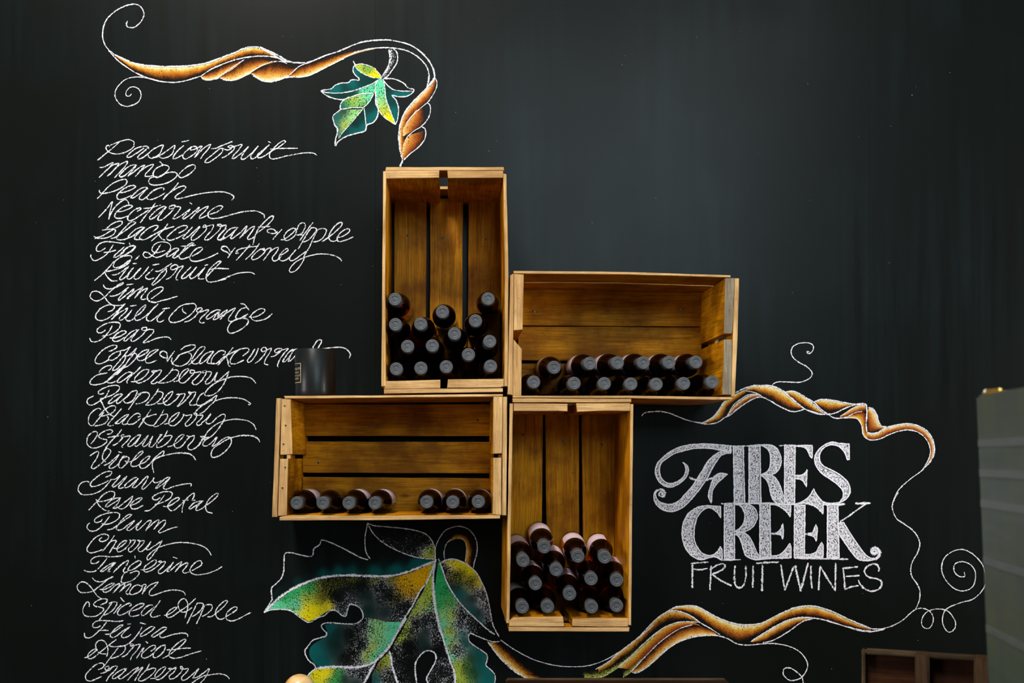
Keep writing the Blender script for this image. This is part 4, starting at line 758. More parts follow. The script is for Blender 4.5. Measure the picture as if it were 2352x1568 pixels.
def smooth(pts, closed=False, step=2.6):
    n = len(pts); res = []
    def g(i): return pts[i % n] if closed else pts[max(0, min(n-1, i))]
    for i in range(n if closed else n-1):
        p1, h1 = g(i); p2, h2 = g(i+1)
        p0 = p1 if h1 else g(i-1)[0]; p3 = p2 if h2 else g(i+2)[0]
        k = max(1, int((p2-p1).length/step))
        for j in range(k):
            t = j/k
            res.append(0.5*((2*p1)+(p2-p0)*t+(2*p0-5*p1+4*p2-p3)*t*t+(3*p1-p0-3*p2+p3)*t**3))
    if not closed: res.append(pts[-1][0])
    return res
class Chalk:
    def __init__(s): s.v = []; s.f = []; s.c = []; s.lay = 0
    def vert(s, p, depth, col, a):
        q = P(p.x, p.y); s.v.append((q.x, -depth, q.z)); s.c.append((*col, a)); return len(s.v)-1
    def stroke(s, pts, w, col, closed=False, cov=0.92):
        if closed: pts = pts+[pts[0], pts[1]]
        n = len(pts); s.lay += 1
        depth = 0.0009+0.00003*(s.lay % 40)
        L = 0; prev = None; tot = sum((pts[i+1]-pts[i]).length for i in range(n-1)) or 1
        ph = random.random()*50
        for i, p in enumerate(pts):
            a = pts[max(0, i-1)]; b = pts[min(n-1, i+1)]
            d = b-a
            if d.length < 1e-6: d = Vector((1, 0))
            d.normalize(); nn = Vector((-d.y, d.x))
            if i: L += (p-pts[i-1]).length
            e = min(1.0, (min(L, tot-L)+0.9)/4.0) if not closed else 1
            wv = w*(0.86+0.34*noise.noise(Vector((L*0.07+ph, ph, 0))))*(0.62+0.38*e)
            cv = cov*(0.93+0.22*noise.noise(Vector((L*0.16+ph, 3.1, ph))))
            dd = depth+0.000003*L
            row = [s.vert(p+nn*wv*0.78, dd, col, 0.0), s.vert(p+nn*wv*0.20, dd, col, cv),
                   s.vert(p-nn*wv*0.20, dd, col, cv), s.vert(p-nn*wv*0.78, dd, col, 0.0)]
            if prev:
                for k in range(3): s.f.append((prev[k], prev[k+1], row[k+1], row[k]))
            prev = row
    def fill(s, poly, samples, depth, step=5.0, const=None):
        xs = [p.x for p in poly]; ys = [p.y for p in poly]
        pts = [Vector((p.x, p.y)) for p in poly]; nb = len(pts)
        from mathutils.geometry import intersect_point_quad_2d
        y = min(ys)+step/2
        while y < max(ys):
            x = min(xs)+step/2
            cr = sorted(poly[i].x+(y-poly[i].y)*(poly[(i+1) % nb].x-poly[i].x)/(poly[(i+1) % nb].y-poly[i].y)
                        for i in range(nb) if (poly[i].y > y) != (poly[(i+1) % nb].y > y))
            while x < max(xs):
                if sum(1 for c in cr if c < x) % 2 and all(abs(c-x) > step*0.35 for c in cr): pts.append(Vector((x, y)))
                x += step
            y += step
        res = delaunay_2d_cdt(pts, [(i, (i+1) % nb) for i in range(nb)], [], 1, 1e-5)
        base = len(s.v)
        for p in res[0]:
            if const: col, a = const
            else:
                ws = 0; cr = [0, 0, 0]; a = 0
                for q, c, al in samples:
                    wt = 1/((q-p).length_squared+150)**2.0
                    ws += wt; a += al*wt
                    for k in range(3): cr[k] += c[k]*wt
                col = tuple(k/ws for k in cr); a /= ws
                a = a*0.78+0.10*noise.noise(Vector((p.x*0.05, p.y*0.05, 1.7)))+0.10*noise.noise(Vector((p.x*0.25, p.y*0.06, 9.7)))
            s.vert(p, depth, col, a)
        for f in res[2]: s.f.append(tuple(base+i for i in f))
    def loft(s, A, B, ramp, depth):
        tot = lambda q: sum((q[i+1]-q[i]).length for i in range(len(q)-1))
        n = max(8, int(tot(A)/4)); m = len(ramp)*2
        def res(q):
            L = tot(q); out = []; acc = 0; k = 0
            for i in range(n+1):
                t = L*i/n
                while k < len(q)-2 and acc+(q[k+1]-q[k]).length < t: acc += (q[k+1]-q[k]).length; k += 1
                sl = (q[k+1]-q[k]).length or 1
                out.append(q[k].lerp(q[k+1], min(1, (t-acc)/sl)))
            return out
        a, b = res(A), res(B); rows = []
        for i in range(n+1):
            row = []
            for j in range(m+1):
                v = j/m; vv = min(1, max(0, v+0.10*noise.noise(Vector((i*0.35, v*2, depth*9000)))))
                x = vv*(len(ramp)-1); k = min(len(ramp)-2, int(x)); t = x-k
                c = tuple(ramp[k][0][q]*(1-t)+ramp[k+1][0][q]*t for q in range(3)); al = ramp[k][1]*(1-t)+ramp[k+1][1]*t
                row.append(s.vert(a[i].lerp(b[i], v), depth, c, al*0.84+0.12*noise.noise(Vector((i*0.9, v*5, 3.3)))))
            rows.append(row)
        for i in range(n):
            for j in range(m): s.f.append((rows[i][j], rows[i+1][j], rows[i+1][j+1], rows[i][j+1]))
    def build(s, name, label):
        me = bpy.data.meshes.new(name); me.from_pydata(s.v, [], s.f); me.update()
        at = me.color_attributes.new('chalk', 'FLOAT_COLOR', 'POINT')
        at.data.foreach_set('color', [x for c in s.c for x in (c[0], c[1], c[2], max(0.0, min(1.0, c[3])))])
        o = obj(name, me, M_CHALK, wall); o['label'] = label; return o
WHITE = CC['w']
for word, secs in WORDS:
    ch = Chalk()
    for x0, y0, data in secs:
        for ln in data.strip().split('\n'):
            ch.stroke(smooth(parse(ln, x0, y0, 7.128)), 3.1, WHITE, cov=0.78)
    ch.build('chalk_lettering', 'white chalk script line reading %s' % word)
for name, label, secs in ART:
    ch = Chalk(); nf = 0
    for x0, y0, sc, data in secs:
        for ln in data.strip().split('\n'):
            k, r = ln[0], ln[2:]
            if k == 'S':
                wd, r = r.split(' ', 1); ch.stroke(smooth(parse(r, x0, y0, sc)), float(wd)*0.97, WHITE, cov=0.78)
            elif k == 'P':
                wd, r = r.split(' ', 1); q = smooth(parse(r, x0, y0, sc), True, 4)
                nf += 1; ch.fill(q, None, 0.0004+nf*0.000004, 6, (WHITE, 0.60)); ch.stroke(q, float(wd), WHITE, True, 1.0)
            elif k == 'F':
                a, b = r.split(' | '); nf += 1
                sm = []
                for q in b.split():
                    x, y, c, al = q.split(','); sm.append((Vector((x0+float(x)/sc, y0+float(y)/sc)), CC[c], float(al)*(0.72 if c == 'w' else 1)))
                ch.fill(smooth(parse(a, x0, y0, sc), True, 5), sm, 0.0004+nf*0.000006)
            elif k == 'L':
                rp, r = r.split(' ', 1); a, b = r.split(' | '); nf += 1
                ch.loft(smooth(parse(a, x0, y0, sc)), smooth(parse(b, x0, y0, sc)), RAMP[rp], 0.0004+nf*0.000006)
    ch.build(name, label)

ch = Chalk()
for i in range(90):
    x, y = random.uniform(60, 2200), random.uniform(10, 1540); a = random.uniform(0, 3.14); l = random.uniform(0.4, 1.4)
    ch.stroke([Vector((x, y)), Vector((x+l*math.cos(a), y+l*math.sin(a)))], random.uniform(0.9, 2.0), WHITE, cov=0.8)
ch.build('chalk_dust', 'tiny white chalk specks scattered over the board')['kind'] = 'stuff'
# ---------------------------------------------------------------- crates
YF, YB = -0.25, -0.035
def plank(crate, name, poly, mats, yf=YF, yb=-0.003, ydef=YF, label=None, jit=0.35):
    """poly: outline in photograph pixels as seen at depth ydef; extruded straight back from yf to yb"""
    pts = []
    n = len(poly)
    for i in range(n):
        a = Vector(poly[i]); b = Vector(poly[(i+1) % n]); k = max(1, int((b-a).length/45))
        for j in range(k):
            q = a.lerp(b, j/k)
            if j: q += Vector((random.uniform(-jit, jit), random.uniform(-jit, jit)))
            pts.append(q)
    bm = bmesh.new(); L = crate.location
    fv = []; bv = []
    for q in pts:
        w_ = P(q.x, q.y, ydef)-L
        fv.append(bm.verts.new((w_.x, yf-L.y, w_.z))); bv.append(bm.verts.new((w_.x, yb-L.y, w_.z)))
    f = bm.faces.new(fv); f.material_index = 1
    g = bm.faces.new(list(reversed(bv)))
    m = len(pts)
    for i in range(m): bm.faces.new((fv[i], bv[i], bv[(i+1) % m], fv[(i+1) % m]))
    bmesh.ops.recalc_face_normals(bm, faces=bm.faces[:])
    fe = [e for e in bm.edges if sum(1 for x in e.link_faces if x.material_index == 1) == 1]
    bmesh.ops.bevel(bm, geom=fe, offset=0.0008, segments=1, affect='EDGES', material=1)
    o = obj(name, bm, mats, crate)
    if label: o['label'] = label
    return o
M_SCREW = plain('zinc_screw', (0.30, 0.29, 0.26), 0.4, 0.8)
M_NAIL = plain('rusty_nail', (0.02, 0.015, 0.012), 0.6, 0.6)
def screw(crate, px, py, y, r=0.0032, mat=None, name='screw'):
    bm = bmesh.new()
    lathe(bm, [(0, 0.0018), (r*0.75, 0.0016), (r, 0.0006), (r, -0.006), (0, -0.006)], 12)
    if name == 'screw':
        for a in (0, math.pi/2):
            b2 = bmesh.new(); boxbm(b2, (-r*0.6, -r*0.13, 0.0013), (r*0.6, r*0.13, 0.0021), 1)
            bmesh.ops.rotate(b2, verts=b2.verts[:], cent=(0, 0, 0), matrix=Matrix.Rotation(a+0.4, 3, 'Z'))
            me = bpy.data.meshes.new('t'); b2.to_mesh(me); b2.free(); bm.from_mesh(me); bpy.data.meshes.remove(me)
    o = obj(name, bm, [mat or M_SCREW, M_NAIL], crate)
    o.rotation_euler = (math.pi/2, 0, 0); o.location = P(px, py, y)-crate.location; return o
def R(x0, y0, x1, y1): return [(x0, y0), (x1, y0), (x1, y1), (x0, y1)]
BX, BZ = [WIN[0], WED[0]], [WIN[2], WED[2]]; BY_X = [WIN[1], WED[0]]; BY_Z = [WIN[1], WED[2]]
YBF = -0.036   # front face of the back boards
def crate(px, py, label):
    return empty('wooden_crate', P(px, py, YF)*1 + Vector((0, -YF, 0)), label, 'crate', 'wooden wine crates fixed to the wall')
c1 = crate(1021, 903, 'tall pine crate, uppermost of the four on the wall, open front')
plank(c1, 'side_board', [(880, 393), (887, 393), (884.5, 640), (886.5, 887), (876, 887), (878, 640)], BZ)
plank(c1, 'side_board', [(1156, 398), (1163, 400), (1168, 640), (1166, 887), (1158.5, 887), (1160, 640)], BZ)
plank(c1, 'end_plank', [(884.5, 391.5), (1009, 391.5), (1008.5, 408), (886, 410)], BY_X)
plank(c1, 'end_plank', [(1027.5, 391.5), (1156, 392), (1155, 408), (1029, 409)], BY_X)
plank(c1, 'end_slat', [(887, 383.5), (1157, 383.5), (1158, 391), (885, 391.3)], BX, YF, -0.19)
plank(c1, 'end_slat', [(887, 384), (1157, 384), (1157, 391), (886, 391)], BX, -0.09, -0.003)
plank(c1, 'end_plank', [(886.5, 875), (1011.5, 871.8), (1011, 891.5), (882.5, 893.5)], BY_X)
plank(c1, 'end_plank', [(1029, 871), (1157.5, 869.5), (1157, 887), (1148, 889.5), (1027, 890.5)], BY_X)
plank(c1, 'end_slat', [(882, 894), (1155, 891), (1155, 900), (1000, 902), (882, 903.5)], BX, YF, -0.19)
plank(c1, 'end_slat', [(884, 894), (1155, 891.5), (1155, 901), (884, 903)], BX, -0.09, -0.003)
for a, b, c, d in ((905.5, 979.8, 906, 977.5), (988.3, 1063.5, 987, 1061), (1076.5, 1148, 1074.5, 1150)):
    plank(c1, 'back_board', [(a, 455), (b, 455), (d, 895), (c, 895)], [WIN[2], WIN[2]], YBF, YBF+0.014, YBF)
for s_ in ((1018.3, 546.5), (937, 540.5), (1115.3, 549.5)): screw(c1, *s_, YBF)

c2 = crate(1433, 913, 'wide pine crate, right of the tall upper crate, with grey weathered end planks')
plank(c2, 'side_board', [(1179, 622), (1440, 624.5), (1678, 632), (1678, 637), (1440, 630), (1181, 628)], BX, YF, -0.14)
plank(c2, 'side_board', [(1181, 622), (1440, 625), (1670, 632.5), (1670, 638), (1440, 630.5), (1181, 628.5)], BX, -0.134, -0.003)
plank(c2, 'end_slat', [(1172, 632), (1180, 628), (1180, 640), (1177.5, 907), (1166, 905)], BZ, YF, -0.19)
plank(c2, 'end_slat', [(1172, 632), (1180, 630), (1179, 907), (1168, 905)], BZ, -0.09, -0.003)
plank(c2, 'end_plank', [(1181, 629), (1203, 630), (1200.5, 757), (1180, 758.5)], BY_Z)
plank(c2, 'end_plank', [(1180, 779.5), (1198.5, 801.5), (1197.5, 909), (1177.5, 909.5)], BY_Z)
plank(c2, 'end_plank', [(1666, 638.6), (1688, 638.6), (1682, 766), (1663, 766)], [WIN[1], GREY], label='end plank with a grey weathered edge')
plank(c2, 'end_plank', [(1663, 779.5), (1682, 779.5), (1679.5, 906.5), (1659.5, 906)], [WIN[1], GREY], label='end plank with a grey weathered edge')
plank(c2, 'end_slat', [(1688.5, 638.8), (1697.8, 639), (1694, 780), (1688, 911), (1680, 911), (1683, 780)], BZ, YF, -0.19)
plank(c2, 'end_slat', [(1688.5, 640), (1697, 640), (1688, 910), (1680, 910)], BZ, -0.09, -0.003)
plank(c2, 'side_board', [(1178, 908.5), (1440, 908.5), (1680, 912), (1680, 917), (1640, 918), (1440, 914), (1178, 913.3)], BX)
for a, b, c, d in ((660, 746.5, 663, 749.5), (749.5, 827, 751.5, 829), (834.5, 905, 835, 905)):
    plank(c2, 'back_board', [(1190, a), (1612, c), (1612, d), (1190, b)], [WIN[0], WIN[0]], YBF, YBF+0.014, YBF)
for s_ in ((1226, 715.5), (1396.5, 715), (1566, 709.5)): screw(c2, *s_, YBF)

c3 = crate(898, 1194, 'wide pine crate at lower left with the dark glass candle on it')
plank(c3, 'end_slat', [(634.6, 914.5), (645.8, 914), (640.5, 1050), (637, 1187), (625, 1187.3)], BZ, YF, -0.19)
plank(c3, 'end_slat', [(635.5, 915), (645.5, 915), (637, 1186), (627, 1186)], BZ, -0.09, -0.003)
plank(c3, 'end_plank', [(646.6, 915.5), (667.7, 917), (672, 1043), (643.8, 1044.5)], BY_Z)
plank(c3, 'end_plank', [(643, 1053.5), (662, 1053.5), (659, 1184), (638.6, 1184.5)], BY_Z)
plank(c3, 'side_board', [(652, 909), (900, 907.5), (1155, 904.7), (1155, 910), (900, 913), (655, 915)], BX)
plank(c3, 'side_board', [(642, 1187), (662, 1183.5), (900, 1184), (1149, 1183), (1148.5, 1190.5), (900, 1194), (642, 1195)], BX)
plank(c3, 'end_plank', [(1133.5, 911), (1154.3, 911), (1152.5, 1041), (1132.5, 1042)], BY_Z)
plank(c3, 'end_plank', [(1133, 1051), (1152, 1051), (1151.5, 1182.5), (1132, 1181.5)], BY_Z)
plank(c3, 'end_slat', [(1155, 911), (1164.8, 911), (1163, 1183.5), (1153, 1183)], BZ, YF, -0.19)
plank(c3, 'end_slat', [(1155, 912), (1164, 912), (1162, 1183), (1153.5, 1183)], BZ, -0.09, -0.003)
for a, b, c, d in ((928, 1001, 928, 1001), (1013.5, 1085, 1014.5, 1087), (1095, 1176, 1098, 1176)):
    plank(c3, 'back_board', [(695, a), (1135, c), (1135, d), (695, b)], [WIN[0], WIN[0]], YBF, YBF+0.014, YBF)
for s_ in ((732, 1061.5), (867, 977), (1095.5, 965)): screw(c3, *s_, YBF)
for s_ in ((654, 931.5), (656, 976.5), (651, 1019.5), (655, 1073), (648.5, 1120)): screw(c3, *s_, YF-0.0004, 0.0016, M_NAIL, 'nail')

c4 = crate(1309, 1451, 'tall pine crate, lowest on the wall, its bottles showing pink labels')
plank(c4, 'end_slat', [(1177, 914.8), (1450, 916), (1450, 923.8), (1178, 923.6)], BX, YF, -0.19)
plank(c4, 'end_slat', [(1178, 915), (1449, 916), (1449, 923.5), (1179, 923.5)], BX, -0.09, -0.003)
plank(c4, 'end_plank', [(1180, 926), (1303.5, 927), (1303.5, 944.5), (1280, 943.5), (1180, 943.5)], BY_X)
plank(c4, 'end_plank', [(1323.5, 926), (1447.5, 925.5), (1447.5, 943.5), (1380, 943), (1326, 945.5)], BY_X)
plank(c4, 'side_board', [(1171, 926.5), (1178.3, 926.5), (1174, 1180), (1170, 1431), (1163.3, 1431), (1166.5, 1180)], BZ)
plank(c4, 'side_board', [(1448.2, 927.5), (1455, 928), (1452, 1180), (1449.7, 1436), (1443.5, 1435), (1445.5, 1180)], BZ)
plank(c4, 'end_plank', [(1170, 1425), (1180, 1418), (1293, 1416), (1296, 1438.5), (1169.6, 1438.5)], BY_X)
plank(c4, 'end_plank', [(1315, 1421), (1380, 1419), (1443.5, 1420), (1442.5, 1438.5), (1380, 1439), (1314.6, 1437.5)], BY_X)
plank(c4, 'end_slat', [(1169, 1440), (1446, 1440.5), (1445, 1450), (1169, 1449.5)], BX, YF, -0.19)
plank(c4, 'end_slat', [(1170, 1440), (1445, 1440.5), (1444, 1450), (1170, 1450)], BX, -0.09, -0.003)
for a, b, c, d in ((1166, 1247, 1160, 1243), (1252.7, 1330, 1257, 1330), (1335.8, 1413.8, 1342, 1420)):
    plank(c4, 'back_board', [(a, 948), (b, 948), (d, 1426), (c, 1426)], [WIN[2], WIN[2]], YBF, YBF+0.014, YBF)
for s_ in ((1201.7, 998.4), (1292.6, 1013.6), (1381, 1021.7)): screw(c4, *s_, YBF)

# ---------------------------------------------------------------- wine bottles
def glass_mat():
    t = NT('wine_glass')
    t.set(Base_Color=(0.004, 0.0009, 0.0006), Roughness=0.03, Specular_IOR_Level=0.35, IOR=1.22)
    return t.m
M_GLASS = glass_mat()
t = NT('rose_wine_glass'); t.set(Base_Color=(0.85, 0.06, 0.008), Roughness=0.05, IOR=1.45, Transmission_Weight=0.45, Specular_IOR_Level=0.3)
M_ROSE = t.m
M_CAP = plain('grey_capsule', (0.050, 0.056, 0.062), 0.52, 0.0, 0.35)
def label_mat():
    t = NT('bottle_label'); t.set(Roughness=0.6)
    # soft pink paper with a dark printed line and a row of small marks round the body
    tc = t.add('ShaderNodeTexCoord'); sp = t.add('ShaderNodeSeparateXYZ'); t.link(tc.outputs['Object'], sp.inputs[0])
    z = sp.outputs['Z']
    def band(a, b): return t.math('MULTIPLY', t.rng(z, a-0.0002, a+0.0002), t.rng(z, b-0.0002, b+0.0002, 1, 0))
    ln = band(0.1060, 0.1070)
    mk = t.noise(t.mapping((420, 420, 60)), 1.0, 1, 0.5)
    tx = t.math('MULTIPLY', band(0.0990, 0.1020), t.math('GREATER_THAN', mk, 0.52))
    ac = t.math('MAXIMUM', ln, tx)
    t.link(t.mix(ac, (0.66, 0.50, 0.54), (0.08, 0.02, 0.03)), t.b.inputs['Base Color']); return t.m
M_LAB = label_mat()
LB = 0.206; RB = 0.0255
bm = bmesh.new()
lathe(bm, [(0, 0.006), (0.012, 0.004), (0.020, 0.0), (RB-0.001, 0.001), (RB, 0.004), (RB, 0.030), (RB, 0.106), (RB, 0.112), (RB*0.985, 0.118), (RB*0.93, 0.126), (RB*0.82, 0.134),
           (RB*0.68, 0.141), (0.0150, 0.148), (0.0132, 0.155), (0.0122, 0.164), (0.0118, 0.180), (0.0118, 0.200), (0, 0.200)], 36)
ME_GLASS = bpy.data.meshes.new('glass_body'); bm.to_mesh(ME_GLASS); ME_GLASS.materials.append(M_GLASS)
for f in bm.faces:
    if 0.02 < f.calc_center_median().z < 0.108: f.material_index = 1
ME_GLASR = bpy.data.meshes.new('glass_body_rose'); bm.to_mesh(ME_GLASR); bm.free(); ME_GLASR.materials.append(M_GLASS); ME_GLASR.materials.append(M_ROSE)
bm = bmesh.new()
lathe(bm, [(0.0125, 0.164), (0.0129, 0.1645), (0.0136, 0.192), (0.0139, 0.196), (0.0139, 0.2015), (0.0133, 0.2042), (0.0122, 0.2054), (0.0108, 0.2055),
           (0.0102, 0.2050), (0.0094, 0.2048), (0.0089, 0.2053), (0.0080, 0.2055), (0.0073, 0.2052), (0.0068, 0.2044), (0.0050, 0.2043), (0.0042, 0.2046), (0, 0.2046)], 32)
ME_CAP = bpy.data.meshes.new('capsule'); bm.to_mesh(ME_CAP); bm.free(); ME_CAP.materials.append(M_CAP)
def label_mesh():
    bm = bmesh.new(); n = 20; a0 = math.radians(-62); a1 = math.radians(62); rows = []
    for z in (0.030, 0.110):
        rows.append([bm.verts.new(((RB+0.0004)*math.cos(a0+(a1-a0)*i/n), (RB+0.0004)*math.sin(a0+(a1-a0)*i/n), z)) for i in range(n+1)])
    for i in range(n):
        f = bm.faces.new((rows[0][i], rows[0][i+1], rows[1][i+1], rows[1][i])); f.smooth = True
    me = bpy.data.meshes.new('paper_label'); bm.to_mesh(me); bm.free(); me.materials.append(M_LAB); return me
ME_LAB = label_mesh()
GRP = 'grey capped wine bottles lying in the crates'
def bottle(cx, cy, bx, by, label, lab=None, rose=False):
    """cap centre pixel (at the crate front) and shoulder centre pixel; lab = direction (deg, 0 = right, 90 = up) the paper label faces"""
    yc, ys = -0.2465, -0.165
    c = P(cx, cy, yc); s_ = P(bx, by, ys)
    d = (c-s_).normalized()
    base = c-d*LB
    if base.y > -0.041: base.y, d = -0.041, None
    d = (c-base).normalized()
    o = empty('wine_bottle', base, label, 'bottle', GRP)
    q = d.to_track_quat('Z', 'Y')
    o.rotation_mode = 'QUATERNION'; o.rotation_quaternion = q
    obj('glass_body', ME_GLASR if rose else ME_GLASS, M_GLASS, o); obj('capsule', ME_CAP, M_CAP, o)
    if lab is not None:
        l = obj('paper_label', ME_LAB, M_LAB, o)
        w_ = Vector((math.cos(math.radians(lab)), 0, math.sin(math.radians(lab))))
        v = q.inverted() @ w_
        l.rotation_euler = (0, 0, math.atan2(v.y, v.x))
    return o
def off(cx, cy, kx=0.042, ky=0.042, dx=0, dy=0): return cx+(VX-cx)*kx+dx, cy+(VY-cy)*ky+dy
UT, UW, LW, LT = 'the upper tall crate', 'the right-hand wide crate', 'the left-hand wide crate', 'the lower tall crate'
ORD = ['first', 'second', 'third', 'fourth', 'fifth', 'sixth', 'seventh']
C1 = [((907, 687), (914.5, 699), 'dark wine bottle topmost against the left side of %s', None), ((1016, 716), (1019.5, 724.8), 'dark wine bottle topmost in the middle of the pile in %s', None),
      ((1121, 686), (1121, 695.5), 'dark wine bottle topmost against the right side of %s', None),
      ((908, 745), (915, 755), 'wine bottle under the topmost left one in %s', None), ((966, 743.6), (971.5, 754), 'wine bottle between the top left and top middle ones in %s', None),
      ((1044, 766), (1045, 777), 'wine bottle just right below the topmost middle one in %s', None), ((1092, 736.5), (1093.5, 745), 'wine bottle under the topmost right one in %s', None),
      ((936, 795), (940.5, 805.5), None, None), ((993, 793.6), (994, 804), None, None), ((1076, 814), (1075, 823), None, None), ((1125, 783.5), (1119, 796), None, None),
      ((910, 847), (916, 853), None, None), ((966.6, 845), (969, 853), None, None), ((1025, 842), (1025, 850), None, None), ((1127, 840.5), (1121, 850), None, None)]
for i, (c, b, l, lab) in enumerate(C1):
    if l is None: l = 'wine bottle, %s from left in the %s of %%s' % (ORD[(i-7) % 4], 'second layer up' if i < 11 else 'bottom row')
    bottle(*c, *b, l % UT, lab, i in (0, 3, 4, 7, 11))
C2t = [((1273, 843.7), (1265, 845)), ((1355, 834.5), (1341, 839)), ((1418.8, 833), (1401, 838)), ((1478, 833), (1460, 838)), ((1537, 832), (1520, 838)), ((1598.8, 831.4), (1580, 838))]
for i, (c, b) in enumerate(C2t): bottle(*c, *b, 'wine bottle, %s from left in the upper row of %s' % (ORD[i], UW), 165)
for i, (cx, cy) in enumerate(((1226, 877), (1319, 880), (1388.6, 880.5), (1449.4, 881.4), (1507.6, 882), (1570.8, 880.4), (1636.5, 877))):
    bottle(cx, cy, *off(cx, cy, 0.036, 0.036, 0, 1), 'wine bottle, %s from left in the lower row of %s' % (ORD[i], UW))
for i, (c, b, lab) in enumerate((((681.3, 1155), (697, 1152), 60), ((741.5, 1155), (755.8, 1152), None), ((801, 1155), (814, 1152), 75), ((861, 1155), (871.7, 1152), 52),
                                 ((979.8, 1152.6), (986, 1150.5), 40), ((1040, 1153), (1043, 1150.5), 60), ((1098.6, 1151.8), (1101, 1150.5), 80))):
    l = 'wine bottle, %s of the left group of four in %s' % (ORD[i], LW) if i < 4 else 'dark wine bottle, %s of the three at the right of %s' % (('left one', 'middle one', 'right one')[i-4], LW)
    bottle(*c, *b, l, lab)
C4 = [((1250.4, 1256.8), (1244.5, 1242), 'wine bottle with a pink label, topmost left in %s', 100), ((1327.6, 1278), (1321.5, 1264), 'wine bottle with a pink label, topmost middle in %s', 90),
      ((1389, 1280), (1382, 1266.5), 'wine bottle with a pink label, topmost right in %s', 125), ((1202, 1288), (1194.5, 1272), 'wine bottle against the left side below the topmost one in %s', 90),
      ((1278, 1309), (1272, 1293.5), 'wine bottle wedged between the topmost left and middle ones in %s', 60),
      ((1230, 1341), (1224, 1327), None, 90), ((1308.7, 1365), (1303, 1348), None, 80), ((1358, 1330), (1352, 1316), None, None), ((1417, 1333), (1409, 1318), None, 60),
      ((1200, 1394.6), (1193, 1379), None, 110), ((1258, 1393.7), (1251, 1378), None, None), ((1359, 1394.6), (1353, 1379), None, None), ((1416.4, 1391.4), (1409.5, 1377), None, None)]
for i, (c, b, l, lab) in enumerate(C4):
    if l is None: l = 'wine bottle, %s from left in the %s of %%s' % (ORD[(i-5) % 4], 'second layer up' if i < 9 else 'bottom row')
    bottle(*c, *b, l % LT, lab, True)

# ---------------------------------------------------------------- dark glass candle on the crate
def candle():
    y = -0.15; c = P(724, 905, y); zt = P(0, 803.5, y-0.0).z
    zb = P(0, 908.8, YF).z+0.0012
    r = 0.0432; h = zt-zb
    root = empty('candle_glass', (c.x, y, zb), 'dark smoky glass candle jar with a gold framed label on the wide crate', 'candle')
    bm = bmesh.new()
    lathe(bm, [(0, 0), (r-0.006, 0), (r-0.002, 0.0012), (r-0.0004, 0.005), (r, 0.014), (r, h-0.001), (r-0.0008, h), (r-0.0022, h), (r-0.003, h-0.001),
               (r-0.003, 0.012), (r-0.008, 0.007), (0, 0.006)], 64)
    t = NT('smoky_glass'); t.set(Base_Color=(0.006, 0.008, 0.008), Roughness=0.36, Specular_IOR_Level=0.18, Coat_Weight=0.03, Coat_Roughness=0.1)
    obj('glass_jar', bm, t.m, root)
    bm = bmesh.new(); lathe(bm, [(0, 0.008), (r-0.0035, 0.008), (r-0.0035, h*0.62), (r-0.006, h*0.61), (0.004, h*0.60), (0, h*0.60)], 40)
    obj('wax', bm, plain('black_wax', (0.02, 0.02, 0.022), 0.5), root)
    gold = plain('gold_print', (0.62, 0.47, 0.27), 0.45, 0.3)
    A0 = math.radians(-90-62)   # centre of the printed label (facing left-front)
    def wrap(u, z): a = A0+u/r; return (math.cos(a)*(r+0.0003), math.sin(a)*(r+0.0003), z)
    z0, z1 = zb, 0
    def zpx(py): return P(0, py, y-r*0.8).z-zb
    ht = 0.0185   # half width of the frame along the surface
    bm = bmesh.new()
    def strip(u0, u1, za, zb_):
        n = max(1, int(abs(u1-u0)/0.002)); pr = None
        for i in range(n+1):
            u = u0+(u1-u0)*i/n; cur = (bm.verts.new(wrap(u, za)), bm.verts.new(wrap(u, zb_)))
            if pr: bm.faces.new((pr[0], cur[0], cur[1], pr[1]))
            pr = cur
    zt_, zb2 = zpx(834.5), zpx(877); tk = 0.0011
    strip(-ht, ht, zt_, zt_+tk); strip(-ht, ht, zb2, zb2-tk); strip(ht-tk, ht, zb2, zt_); strip(-ht, -ht+tk, zb2, zt_)
    lb = obj('label_frame', bm, gold, root); lb['label'] = 'gold printed frame round the candle text'
    bm = bmesh.new()
    dg = bpy.context.evaluated_depsgraph_get()
    for txt, py, sz in (('INFIDELITY', 848.5, 0.0050), ('VANILLA', 856, 0.0042), ('WHITE LILY', 863.5, 0.0042), ('JASMINE', 870.5, 0.0042)):
        cu = bpy.data.curves.new('t', 'FONT'); cu.body = txt; cu.size = sz*1.35; cu.align_x = 'CENTER'; cu.resolution_u = 2; cu.space_character = 1.1
        to = bpy.data.objects.new('t', cu); COL.objects.link(to); dg.update()
        me = to.evaluated_get(dg).to_mesh(); zz = zpx(py)
        vs = [bm.verts.new(wrap(v.co.x, zz+v.co.y)) for v in me.vertices]
        for p in me.polygons:
            try: bm.faces.new([vs[i] for i in p.vertices])
            except ValueError: pass
        to.to_mesh_clear() if False else None
        bpy.data.objects.remove(to); bpy.data.curves.remove(cu)
    lt = obj('label_lettering', bm, gold, root); lt['label'] = 'tiny gold capitals printed on the candle glass'
candle()

